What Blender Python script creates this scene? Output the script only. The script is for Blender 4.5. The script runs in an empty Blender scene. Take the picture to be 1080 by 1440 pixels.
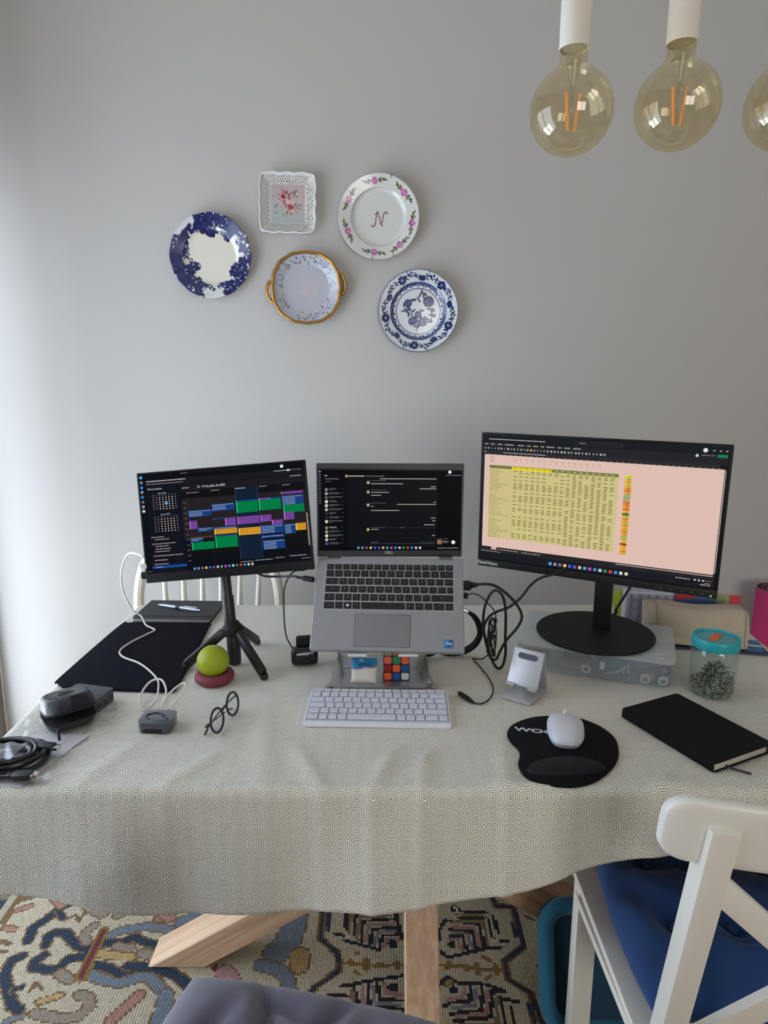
import bpy, bmesh, math, random
import numpy as np
from mathutils import Matrix, Vector, Euler
random.seed(7); RNG = np.random.default_rng(5)
R = math.radians
scene = bpy.context.scene
COL = scene.collection

# ---------------------------------------------------------------- camera
cam_d = bpy.data.cameras.new('camera'); cam = bpy.data.objects.new('camera', cam_d); COL.objects.link(cam)
cam.location = (0, 0, 1.42)
cam.rotation_euler = (math.pi/2 - math.atan(200/950), 0, 0)
cam_d.sensor_fit = 'HORIZONTAL'; cam_d.sensor_width = 36; cam_d.lens = 36*950/1080
cam_d.clip_start = 0.05; cam_d.clip_end = 60
scene.camera = cam
scene.view_settings.view_transform = 'Standard'; scene.view_settings.look = 'None'
scene.view_settings.exposure = 0.0; scene.view_settings.gamma = 1.0
scene.view_settings.use_curve_mapping = False
scene.cycles.max_bounces = 8; scene.cycles.diffuse_bounces = 4; scene.cycles.glossy_bounces = 4
scene.cycles.transmission_bounces = 8; scene.cycles.transparent_max_bounces = 16
scene.cycles.caustics_reflective = False; scene.cycles.caustics_refractive = False
scene.cycles.sample_clamp_indirect = 4.0

# ---------------------------------------------------------------- sky and daylight
world = bpy.data.worlds.new('world'); scene.world = world; world.use_nodes = True
wn = world.node_tree.nodes; wn['Background'].inputs[0].default_value = (0.62, 0.75, 1.0, 1); wn['Background'].inputs[1].default_value = 1.2

def area(name, loc, rot, sx, sy, energy, color, spread=180):
    l = bpy.data.lights.new(name, 'AREA'); l.shape = 'RECTANGLE'; l.size = sx; l.size_y = sy
    l.energy = energy; l.color = color; l.spread = R(spread)
    o = bpy.data.objects.new(name, l); COL.objects.link(o); o.location = loc; o.rotation_euler = rot
    return o
# daylight through the balcony door in the left wall (tall, reaching the floor)
area('balcony_daylight', (-1.46, 1.33, 1.0), (0, R(-90), 0), 1.9, 1.70, 33, (0.75, 0.86, 1.0))
# daylight bounced up off the sunlit balcony floor
area('balcony_bounce', (-2.0, 1.6, 0.10), (0, R(-125), 0), 0.9, 1.5, 35, (0.84, 0.92, 1.0))
# warmer daylight of the window behind the camera on the right
area('rear_daylight', (1.1, -2.58, 1.45), (R(90), 0, 0), 1.5, 1.4, 43, (1.0, 0.94, 0.86))

# ---------------------------------------------------------------- materials
def lin(c):
    if max(c) > 1.001: c = [x/255 for x in c]
    return tuple((x/12.92 if x <= .04045 else ((x+.055)/1.055)**2.4) for x in c)
MATS = {}
def mat(name, c, rough=.5, metal=0., var=.04, vs=40., bump=0., bs=200., **kw):
    """procedural Principled material: colour varied by noise, optional noise bump"""
    if name in MATS: return MATS[name]
    m = bpy.data.materials.new(name); m.use_nodes = True; MATS[name] = m
    nt = m.node_tree; n = nt.nodes; b = n['Principled BSDF']; L = nt.links.new
    c = lin(c)
    tc = n.new('ShaderNodeTexCoord')
    nz = n.new('ShaderNodeTexNoise'); nz.inputs['Scale'].default_value = vs; nz.inputs['Detail'].default_value = 3
    L(tc.outputs['Object'], nz.inputs['Vector'])
    mx = n.new('ShaderNodeMix'); mx.data_type = 'RGBA'
    mx.inputs[6].default_value = (*[x*(1-var) for x in c], 1); mx.inputs[7].default_value = (*[min(1, x*(1+var)) for x in c], 1)
    L(nz.outputs['Fac'], mx.inputs[0]); L(mx.outputs[2], b.inputs['Base Color'])
    b.inputs['Roughness'].default_value = rough; b.inputs['Metallic'].default_value = metal
    for k, v in kw.items(): b.inputs[k].default_value = v
    if bump:
        n2 = n.new('ShaderNodeTexNoise'); n2.inputs['Scale'].default_value = bs; n2.inputs['Detail'].default_value = 4
        L(tc.outputs['Object'], n2.inputs['Vector'])
        bp = n.new('ShaderNodeBump'); bp.inputs['Strength'].default_value = bump; bp.inputs['Distance'].default_value = .001
        L(n2.outputs['Fac'], bp.inputs['Height']); L(bp.outputs[0], b.inputs['Normal'])
    return m
def vcol_mat(name, rough=.3, emit=0., bump=0., coat=0., spec=.5):
    """colour from the mesh's painted Col attribute"""
    m = bpy.data.materials.new(name); m.use_nodes = True; MATS[name] = m
    nt = m.node_tree; n = nt.nodes; b = n['Principled BSDF']; L = nt.links.new
    a = n.new('ShaderNodeAttribute'); a.attribute_name = 'Col'
    if emit:
        b.inputs['Base Color'].default_value = (0, 0, 0, 1); b.inputs['Specular IOR Level'].default_value = spec
        L(a.outputs['Color'], b.inputs['Emission Color']); b.inputs['Emission Strength'].default_value = emit
    else: L(a.outputs['Color'], b.inputs['Base Color'])
    b.inputs['Roughness'].default_value = rough; b.inputs['Coat Weight'].default_value = coat
    b.inputs['Coat Roughness'].default_value = .08
    return m
PRINT = vcol_mat('flat_print', .45); GLAZE = vcol_mat('painted_porcelain', .22, coat=.5)
PIXELS = vcol_mat('lit_pixels', .35, emit=1.0, spec=.03)

def nodes_of(name):
    m = bpy.data.materials.new(name); m.use_nodes = True; MATS[name] = m
    return m, m.node_tree.nodes, m.node_tree.links.new, m.node_tree.nodes['Principled BSDF']
def math_node(n, L, op, a, b=None, clamp=False):
    x = n.new('ShaderNodeMath'); x.operation = op; x.use_clamp = clamp
    for i, v in enumerate((a, b)):
        if v is None: continue
        if isinstance(v, (int, float)): x.inputs[i].default_value = v
        else: L(v, x.inputs[i])
    return x.outputs[0]

def cloth_material():
    m, n, L, b = nodes_of('octagon_weave_cloth')
    uv = n.new('ShaderNodeUVMap'); sep = n.new('ShaderNodeSeparateXYZ'); L(uv.outputs[0], sep.inputs[0])
    M = lambda op, a, c=None, cl=False: math_node(n, L, op, a, c, cl)
    ax = []
    for k in (0, 1):
        s = M('MULTIPLY', sep.outputs[k], 1/.0276); f = M('FRACT', s); ax.append(M('ABSOLUTE', M('SUBTRACT', f, .5)))
    d = M('MAXIMUM', M('MAXIMUM', ax[0], ax[1]), M('MULTIPLY', M('ADD', ax[0], ax[1]), .7071))
    ring = M('COSINE', M('MULTIPLY', d, 2*math.pi*8))
    h0 = M('MULTIPLY', M('SUBTRACT', 1, ring), .5); h = M('SUBTRACT', 1, M('POWER', h0, 2.8))
    mx = n.new('ShaderNodeMix'); mx.data_type = 'RGBA'
    mx.inputs[6].default_value = (*lin((160, 153, 128)), 1); mx.inputs[7].default_value = (*lin((255, 252, 240)), 1)
    L(h, mx.inputs[0]); L(mx.outputs[2], b.inputs['Base Color'])
    bp = n.new('ShaderNodeBump'); bp.inputs['Strength'].default_value = 1.0; bp.inputs['Distance'].default_value = .0014
    L(h, bp.inputs['Height']); L(bp.outputs[0], b.inputs['Normal'])
    b.inputs['Roughness'].default_value = .8; b.inputs['Sheen Weight'].default_value = .15
    return m
def wood_material(name, c1, c2, axis=0, rough=.55, tilt=(0, 0, 0), obj='Object'):
    m, n, L, b = nodes_of(name)
    tc = n.new('ShaderNodeTexCoord'); mp = n.new('ShaderNodeMapping'); m0 = n.new('ShaderNodeMapping'); L(tc.outputs['Object'], m0.inputs[0]); m0.inputs['Rotation'].default_value = tilt; L(m0.outputs[0], mp.inputs[0])
    sc = [26, 26, 26]; sc[axis] = 1.3; mp.inputs['Scale'].default_value = sc
    nz = n.new('ShaderNodeTexNoise'); nz.inputs['Scale'].default_value = 2.2; nz.inputs['Detail'].default_value = 6; nz.inputs['Distortion'].default_value = .6
    L(mp.outputs[0], nz.inputs['Vector'])
    r = n.new('ShaderNodeValToRGB'); r.color_ramp.elements[0].position = .36; r.color_ramp.elements[1].position = .62
    r.color_ramp.elements[0].color = (*lin(c2), 1); r.color_ramp.elements[1].color = (*lin(c1), 1)
    L(nz.outputs['Fac'], r.inputs[0]); L(r.outputs[0], b.inputs['Base Color'])
    bp = n.new('ShaderNodeBump'); bp.inputs['Strength'].default_value = .25; bp.inputs['Distance'].default_value = .0008
    L(nz.outputs['Fac'], bp.inputs['Height']); L(bp.outputs[0], b.inputs['Normal']); b.inputs['Roughness'].default_value = rough
    return m
def rug_material():
    m, n, L, b = nodes_of('crocheted_wool')
    a = n.new('ShaderNodeAttribute'); a.attribute_name = 'Col'
    uv = n.new('ShaderNodeUVMap'); sep = n.new('ShaderNodeSeparateXYZ'); L(uv.outputs[0], sep.inputs[0])
    M = lambda op, x, c=None, cl=False: math_node(n, L, op, x, c, cl)
    fx = M('SUBTRACT', M('FRACT', sep.outputs[0]), .5); fy = M('FRACT', M('ADD', sep.outputs[1], M('MULTIPLY', M('ABSOLUTE', fx), .9)))
    hx = M('SUBTRACT', 1, M('POWER', M('ABSOLUTE', M('MULTIPLY', fx, 2)), 3)); hy = M('SINE', M('MULTIPLY', fy, math.pi))
    h = M('MULTIPLY', hx, M('POWER', hy, .7))
    k = M('ADD', M('MULTIPLY', h, .45), .60)
    mx = n.new('ShaderNodeMix'); mx.data_type = 'RGBA'; mx.blend_type = 'MULTIPLY'; mx.inputs[0].default_value = 1
    cb = n.new('ShaderNodeCombineColor'); [L(k, cb.inputs[i]) for i in range(3)]
    L(a.outputs['Color'], mx.inputs[6]); L(cb.outputs[0], mx.inputs[7]); L(mx.outputs[2], b.inputs['Base Color'])
    bp = n.new('ShaderNodeBump'); bp.inputs['Strength'].default_value = .8; bp.inputs['Distance'].default_value = .0022
    L(h, bp.inputs['Height']); L(bp.outputs[0], b.inputs['Normal']); b.inputs['Roughness'].default_value = .95
    return m
def glass_mix(name, tint, alpha, rough=.08, spec_col=(1, 1, 1), fres=.5, dens=.55):
    """thin clear sheet: transparent tint plus glossy reflection"""
    m = bpy.data.materials.new(name); m.use_nodes = True; MATS[name] = m
    nt = m.node_tree; n = nt.nodes; L = nt.links.new; n.clear()
    out = n.new('ShaderNodeOutputMaterial'); tr = n.new('ShaderNodeBsdfTransparent'); tr.inputs[0].default_value = (*tint, 1)
    gl = n.new('ShaderNodeBsdfGlossy'); gl.inputs['Roughness'].default_value = rough; gl.inputs[0].default_value = (*spec_col, 1)
    lw = n.new('ShaderNodeLayerWeight'); lw.inputs[0].default_value = .5
    mul = math_node(n, L, 'MULTIPLY', math_node(n, L, 'POWER', lw.outputs['Facing'], 3.5), dens); ad = math_node(n, L, 'ADD', mul, alpha, True)
    mx = n.new('ShaderNodeMixShader'); L(ad, mx.inputs[0]); L(tr.outputs[0], mx.inputs[1]); L(gl.outputs[0], mx.inputs[2]); L(mx.outputs[0], out.inputs[0])
    return m
def frosted(name, tint, dif, a):
    """cloudy plastic: transparent, diffuse and a little gloss"""
    m = bpy.data.materials.new(name); m.use_nodes = True; MATS[name] = m
    nt = m.node_tree; n = nt.nodes; L = nt.links.new; n.clear()
    out = n.new('ShaderNodeOutputMaterial'); tr = n.new('ShaderNodeBsdfTransparent'); tr.inputs[0].default_value = (*tint, 1)
    df = n.new('ShaderNodeBsdfPrincipled'); df.inputs['Base Color'].default_value = (*dif, 1); df.inputs['Roughness'].default_value = .3
    nz = n.new('ShaderNodeTexNoise'); nz.inputs['Scale'].default_value = 30
    k = math_node(n, L, 'ADD', math_node(n, L, 'MULTIPLY', nz.outputs['Fac'], .1), a - .05)
    mx = n.new('ShaderNodeMixShader'); L(k, mx.inputs[0]); L(tr.outputs[0], mx.inputs[1]); L(df.outputs[0], mx.inputs[2]); L(mx.outputs[0], out.inputs[0])
    return m

CLOTH = cloth_material(); RUGM = rug_material()
OAKX = wood_material('ash_wood', (208, 176, 144), (182, 148, 118), 0, tilt=(0, R(31.2), 0)); OAKX2 = wood_material('ash_wood_mirrored', (208, 176, 144), (182, 148, 118), 0, tilt=(0, R(-31.2), 0))
OAKZ = wood_material('ash_wood_upright', (208, 176, 144), (184, 150, 120), 2)
WALLM = mat('matt_wall_paint', (190, 187, 182), .9, var=.015, vs=6, bump=.15, bs=350)
WHITE = mat('white_lacquer', (226, 224, 214), .35, var=.02); CREAMW = mat('cream_lacquer', (214, 208, 192), .4, var=.03)
BLK = mat('black_plastic', (20, 20, 22), .42); BLKM = mat('matt_black_plastic', (20, 20, 23), .65, **{'Specular IOR Level': .3}); RUBBER = mat('black_rubber', (14, 14, 16), .5)
BEZ = mat('bezel_black', (11, 11, 16), .5, **{'Specular IOR Level': .25}); PANEL = mat('dark_display', (7, 8, 12), .3, **{'Specular IOR Level': .25})
ALU = mat('satin_aluminium', (178, 178, 180), .38, metal=.85); ALUG = mat('grey_aluminium', (128, 130, 134), .45, metal=.55)
LAPG = mat('laptop_grey', (150, 151, 155), .45, metal=.25); SILVER = mat('bright_metal', (210, 210, 212), .18, metal=1)
KEYB = mat('key_black', (18, 19, 22), .5); WPLAS = mat('white_plastic', (222, 224, 232), .35, var=.01); KEYW = mat('key_white', (214, 217, 227), .45, var=.01)

# ---------------------------------------------------------------- mesh building
def rotm(rx=0, ry=0, rz=0): return Euler((R(rx), R(ry), R(rz))).to_matrix().to_4x4()
def T(x, y, z): return Matrix.Translation((x, y, z))
def spline(P, k=8, closed=False):
    P = [Vector(p) for p in P]; n = len(P); out = []
    rng = range(n if closed else n-1)
    for i in rng:
        a = P[(i-1) % n] if closed or i > 0 else P[0]*2-P[1]; b = P[i]; c = P[(i+1) % n]
        d = P[(i+2) % n] if closed or i < n-2 else P[-1]*2-P[-2]
        for j in range(k):
            t = j/k
            out.append(.5*((2*b) + (c-a)*t + (2*a-5*b+4*c-d)*t*t + (3*b-a-3*c+d)*t**3))
    if not closed: out.append(P[-1])
    return out
class M:
    def __init__(s): s.v = []; s.f = []; s.c = []; s.uv = {}
    def add(s, vs, fs, col=None):
        o = len(s.v); s.v += [tuple(p) for p in vs]; s.f += [tuple(i+o for i in f) for f in fs]; s.c += [col]*len(fs)
        return s
    def box(s, c, d, mtx=None, bev=0, seg=2, col=None):
        bm = bmesh.new(); bmesh.ops.create_cube(bm, size=1); bmesh.ops.scale(bm, vec=d, verts=bm.verts)
        if bev: bmesh.ops.bevel(bm, geom=bm.edges[:], offset=bev, segments=seg, affect='EDGES', profile=.6)
        m = (mtx or Matrix()) @ T(*c); bmesh.ops.transform(bm, matrix=m, verts=bm.verts)
        s.bm(bm, col); return s
    def bm(s, bm, col=None):
        bm.verts.index_update(); s.add([v.co[:] for v in bm.verts], [[v.index for v in f.verts] for f in bm.faces], col); bm.free(); return s
    def beam(s, p0, p1, w, h, up=(0, 0, 1), bev=.004, col=None):
        p0 = Vector(p0); p1 = Vector(p1); z = (p1-p0); l = z.length; z.normalize(); up = Vector(up); x = up.cross(z).normalized(); y = z.cross(x)
        mt = Matrix((x, y, z)).transposed().to_4x4(); mt.translation = (p0+p1)/2
        return s.box((0, 0, 0), (w, h, l), mt, bev, 2, col)
    def tube(s, P, r, n=8, caps=True, closed=False, k=6, raw=False, flat=1.0):
        Q = [Vector(p) for p in P] if raw else spline(P, k, closed)
        rr = r if isinstance(r, (list, tuple)) else None; N = len(Q); vs = []; fs = []
        nrm = None
        for i, p in enumerate(Q):
            t = (Q[(i+1) % N]-Q[i-1]) if closed else (Q[min(i+1, N-1)]-Q[max(i-1, 0)])
            if t.length < 1e-9: t = Vector((0, 0, 1))
            t.normalize()
            if nrm is None:
                a = Vector((0, 0, 1)) if abs(t.z) < .9 else Vector((1, 0, 0)); nrm = t.cross(a).normalized()
            nrm = (nrm - t*nrm.dot(t)).normalized(); b = t.cross(nrm)
            if rr: q = i/(N-1)*(len(rr)-1); a0 = int(min(q, len(rr)-1.001)); ri = rr[a0]*(1-(q-a0))+rr[min(a0+1, len(rr)-1)]*(q-a0)
            else: ri = r
            for j in range(n):
                a = 2*math.pi*j/n; vs.append(p + nrm*(ri*math.cos(a)) + b*(ri*math.sin(a)*flat))
        for i in range(N if closed else N-1):
            for j in range(n):
                a, b2 = i*n, ((i+1) % N)*n; fs.append((a+j, a+(j+1) % n, b2+(j+1) % n, b2+j))
        if caps and not closed: fs += [tuple(range(n-1, -1, -1)), tuple((N-1)*n+j for j in range(n))]
        return s.add(vs, fs)
    def cyl(s, p0, p1, r0, r1=None, n=20): return s.tube([p0, p1], [r0, r0 if r1 is None else r1], n, raw=True)
    def lathe(s, prof, c=(0, 0, 0), n=32, mtx=None, col=None):
        vs = []; fs = []; m = (mtx or Matrix()); k = len(prof)
        for r, z in prof:
            for j in range(n):
                a = 2*math.pi*j/n; vs.append(m @ Vector((c[0]+r*math.cos(a), c[1]+r*math.sin(a), c[2]+z)))
        for i in range(k-1):
            for j in range(n): fs.append((i*n+j, i*n+(j+1) % n, (i+1)*n+(j+1) % n, (i+1)*n+j))
        if prof[0][0] > 1e-6: fs.append(tuple(range(n-1, -1, -1)))
        if prof[-1][0] > 1e-6: fs.append(tuple((k-1)*n+j for j in range(n)))
        return s.add(vs, fs, col)
    def prism(s, poly, z0, z1, mtx=None, bev=0, seg=2, col=None):
        bm = bmesh.new(); vs = [bm.verts.new((x, y, z0)) for x, y in poly]; f = bm.faces.new(vs)
        if f.normal.z > 0: pass
        r = bmesh.ops.extrude_face_region(bm, geom=[f]); up = [e for e in r['geom'] if isinstance(e, bmesh.types.BMVert)]
        bmesh.ops.translate(bm, vec=(0, 0, z1-z0), verts=up)
        bmesh.ops.recalc_face_normals(bm, faces=bm.faces[:])
        if bev:
            es = [e for e in bm.edges if abs(e.verts[0].co.z-e.verts[1].co.z) < 1e-7]
            bmesh.ops.bevel(bm, geom=es, offset=bev, segments=seg, affect='EDGES', profile=.6)
        if mtx: bmesh.ops.transform(bm, matrix=mtx, verts=bm.verts)
        return s.bm(bm, col)
    def grid(s, fn, nu, nv, wrap=False, uvfn=None):
        o = len(s.v); vs = [fn(i/nu, j/nv) for j in range(nv+1) for i in range(nu+1)]
        fs = [(j*(nu+1)+i, j*(nu+1)+i+1, (j+1)*(nu+1)+i+1, (j+1)*(nu+1)+i) for j in range(nv) for i in range(nu)]
        if uvfn:
            for j in range(nv+1):
                for i in range(nu+1): s.uv[o+j*(nu+1)+i] = uvfn(i/nu, j/nv)
        return s.add(vs, fs)
    def xf(s, m, start=0):
        for i in range(start, len(s.v)): s.v[i] = tuple(m @ Vector(s.v[i]))
        return s
    def mesh(s, name, m, smooth=35):
        me = bpy.data.meshes.new(name); me.from_pydata([tuple(v) for v in s.v], [], s.f); me.update()
        if m: me.materials.append(m)
        if any(c is not None for c in s.c):
            at = me.color_attributes.new('Col', 'FLOAT_COLOR', 'CORNER')
            arr = []
            for f, c in zip(s.f, s.c): arr += [*(c or (1, 1, 1)), 1]*len(f)
            at.data.foreach_set('color', arr)
        if s.uv:
            ul = me.uv_layers.new(name='UVMap'); li = np.zeros(len(me.loops), int); me.loops.foreach_get('vertex_index', li)
            ul.data.foreach_set('uv', np.array([s.uv.get(i, (0, 0)) for i in li]).ravel())
        if smooth:
            me.shade_smooth(); me.set_sharp_from_angle(angle=R(smooth))
        return me
    def build(s, name, m, parent=None, loc=None, rot=None, smooth=35):
        o = bpy.data.objects.new(name, s.mesh(name, m, smooth)); COL.objects.link(o)
        if parent: o.parent = parent
        if loc: o.location = loc
        if rot: o.rotation_euler = rot
        return o
def tag(o, label, cat, group=None, kind=None):
    if label: o['label'] = label
    if cat: o['category'] = cat
    if group: o['group'] = group
    if kind: o['kind'] = kind
    return o
def thing(name, label, cat, loc=(0, 0, 0), rot=(0, 0, 0), group=None):
    o = bpy.data.objects.new(name, None); COL.objects.link(o); o.location = loc; o.rotation_euler = rot; o.empty_display_size = .05
    return tag(o, label, cat, group)
def struct(o): o['kind'] = 'structure'; return o
def inst(name, me, parent, loc, rot=None):
    o = bpy.data.objects.new(name, me); COL.objects.link(o); o.parent = parent; o.location = loc
    if rot: o.rotation_euler = rot
    return o
def copy_tree(o, parent=None):
    c = o.copy(); COL.objects.link(c)
    if parent: c.parent = parent
    for ch in list(o.children): copy_tree(ch, c)
    return c
def text_geo(body, size, bold=0., shear=0., extrude=0.):
    cu = bpy.data.curves.new('lettering', 'FONT'); cu.body = body; cu.size = size; cu.align_x = 'CENTER'; cu.align_y = 'CENTER'
    cu.offset = bold; cu.shear = shear; cu.extrude = extrude; cu.resolution_u = 3
    ob = bpy.data.objects.new('lettering', cu); me = bpy.data.meshes.new_from_object(ob)
    vs = [v.co.copy() for v in me.vertices]; fs = [tuple(p.vertices) for p in me.polygons]
    bpy.data.objects.remove(ob); bpy.data.meshes.remove(me); bpy.data.curves.remove(cu)
    return vs, fs
def add_text(m, body, size, mtx, col=None, **k):
    vs, fs = text_geo(body, size, **k); return m.add([mtx @ v for v in vs], fs, lin(col) if col else None)
XZ = rotm(90)      # xy lettering stood up in the xz plane, facing -y
class Pix:
    """flat lit or printed rectangles on a panel of size W x H lying in the local xz plane, facing -y"""
    def __init__(s, W, H, y): s.W, s.H, s.y, s.m, s.k = W, H, y, M(), 0
    def r(s, u0, v0, u1, v1, c, lay=0, gain=1.):
        c = tuple(x*gain for x in lin(c)); y = s.y - lay*.00012
        P = [((u-.5)*s.W, y, (v-.5)*s.H) for u, v in ((u0, v0), (u1, v0), (u1, v1), (u0, v1))]
        s.m.add(P, [(0, 1, 2, 3)], c)
    def words(s, u0, u1, v, h, c, lay=3, seed=0, lo=.004, hi=.018, gap=.0025):
        h *= .72; c = tuple(x*.86 for x in c)
        rr = random.Random(seed*7+int(v*1000)); u = u0
        while u < u1:
            w = rr.uniform(lo, hi); s.r(u, v-h/2, min(u+w, u1), v+h/2, c, lay); u += w+gap
    def disc(s, u, v, r, c, lay=2):
        y = s.y-lay*.00012; P = [((u-.5)*s.W+r*math.cos(a), y, (v-.5)*s.H+r*math.sin(a)) for a in [i*math.pi/6 for i in range(12)]]
        s.m.add(P, [tuple(range(12))], lin(c))
    def text(s, u, v, body, size, c, lay=3, left=False, **k):
        vs, fs = text_geo(body, size, **k)
        if left and vs: x0 = min(p.x for p in vs); vs = [p-Vector((x0, 0, 0)) for p in vs]
        s.m.add([T((u-.5)*s.W, s.y-lay*.00012, (v-.5)*s.H) @ XZ @ p for p in vs], fs, lin(c))
ICONS = [(70, 180, 235), (150, 150, 155), (120, 110, 170), (245, 200, 90), (50, 110, 220), (95, 90, 200), (235, 190, 160), (60, 190, 170), (200, 80, 200), (70, 150, 215), (190, 205, 225), (60, 150, 70), (225, 70, 50), (60, 150, 220), (215, 215, 220), (220, 215, 190)]

# ================================================================ the room
YW = 2.25; XL = -1.37; XR = 2.6; YR = -2.5; ZC = 2.7
def slab(name, x0, x1, y0, y1, z0, z1, m, parent=None):
    return M().box(((x0+x1)/2, (y0+y1)/2, (z0+z1)/2), (x1-x0, y1-y0, z1-z0)).build(name, m, parent, smooth=0)
struct(slab('wall_back', XL-.12, XR+.12, YW, YW+.12, 0, ZC, WALLM))
DY0, DY1, DZ1 = .45, 2.20, 2.0                    # balcony door opening
wl = M()
for a in ((XL-.12, XL, YR-.12, DY0, 0, ZC), (XL-.12, XL, DY1, YW, 0, ZC), (XL-.12, XL, DY0, DY1, DZ1, ZC)):
    wl.box(((a[0]+a[1])/2, (a[2]+a[3])/2, (a[4]+a[5])/2), (a[1]-a[0], a[3]-a[2], a[5]-a[4]))
struct(wl.build('wall_left', WALLM, smooth=0))
struct(slab('wall_right', XR, XR+.12, YR-.12, YW, 0, ZC, WALLM))
wr = M()
for a in ((XL, .3, 0, ZC), (1.9, XR, 0, ZC), (.3, 1.9, 0, .75), (.3, 1.9, 2.15, ZC)):
    wr.box(((a[0]+a[1])/2, YR-.06, (a[2]+a[3])/2), (a[1]-a[0], .12, a[3]-a[2]))
struct(wr.build('wall_rear', WALLM, smooth=0))
FLOORM = wood_material('floor_boards', (150, 112, 82), (112, 80, 58), 0, .45)
struct(slab('floor', XL-.12, XR+.12, YR-.12, YW+.12, -.1, 0, FLOORM))
struct(slab('ceiling', XL-.12, XR+.12, YR-.12, YW+.12, ZC, ZC+.1, mat('ceiling_paint', (222, 220, 214), .9)))
struct(slab('baseboard_back', XL, XR, YW-.014, YW, 0, .08, WHITE))
w1 = M()                                          # balcony door frame, two leaves
for y in (DY0+.025, (DY0+DY1)/2, DY1-.025): w1.box((XL-.06, y, DZ1/2), (.05, .05 if y != (DY0+DY1)/2 else .09, DZ1), bev=.004)
for z in (.03, DZ1-.025): w1.box((XL-.06, (DY0+DY1)/2, z), (.048, DY1-DY0, .05), bev=.004)
door = struct(w1.build('door_1', WHITE))
w2 = M()
for x in (.325, 1.1, 1.875): w2.box((x, YR-.06, 1.45), (.05, .05, 1.4), bev=.004)
for z in (.775, 2.125): w2.box((1.1, YR-.06, z), (1.6, .048, .05), bev=.004)
struct(w2.build('window_1', WHITE))
# curtain gathered in the corner by the balcony door
def curt(u, v):
    y = 1.88+.035*math.sin(u*math.pi*7)+.02*u; x = -1.35+.192*u+.006*math.sin(v*9+u*4)
    return (x, y, .02+2.35*v)
cm = M().grid(curt, 90, 12)
co = cm.build('curtain', mat('greige_curtain', (168, 160, 150), .9, var=.06, vs=90, bump=.4, bs=900), smooth=80)
sol = co.modifiers.new('thickness', 'SOLIDIFY'); sol.thickness = .003
tag(co, 'grey-beige curtain hanging at the far left edge beside the table', 'curtain')
rod = M().cyl((-1.25, .35, 2.39), (-1.25, 2.2, 2.39), .012).build('curtain_rod', WHITE); tag(rod, 'white curtain rod above the balcony door on the left', 'curtain rod')

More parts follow.
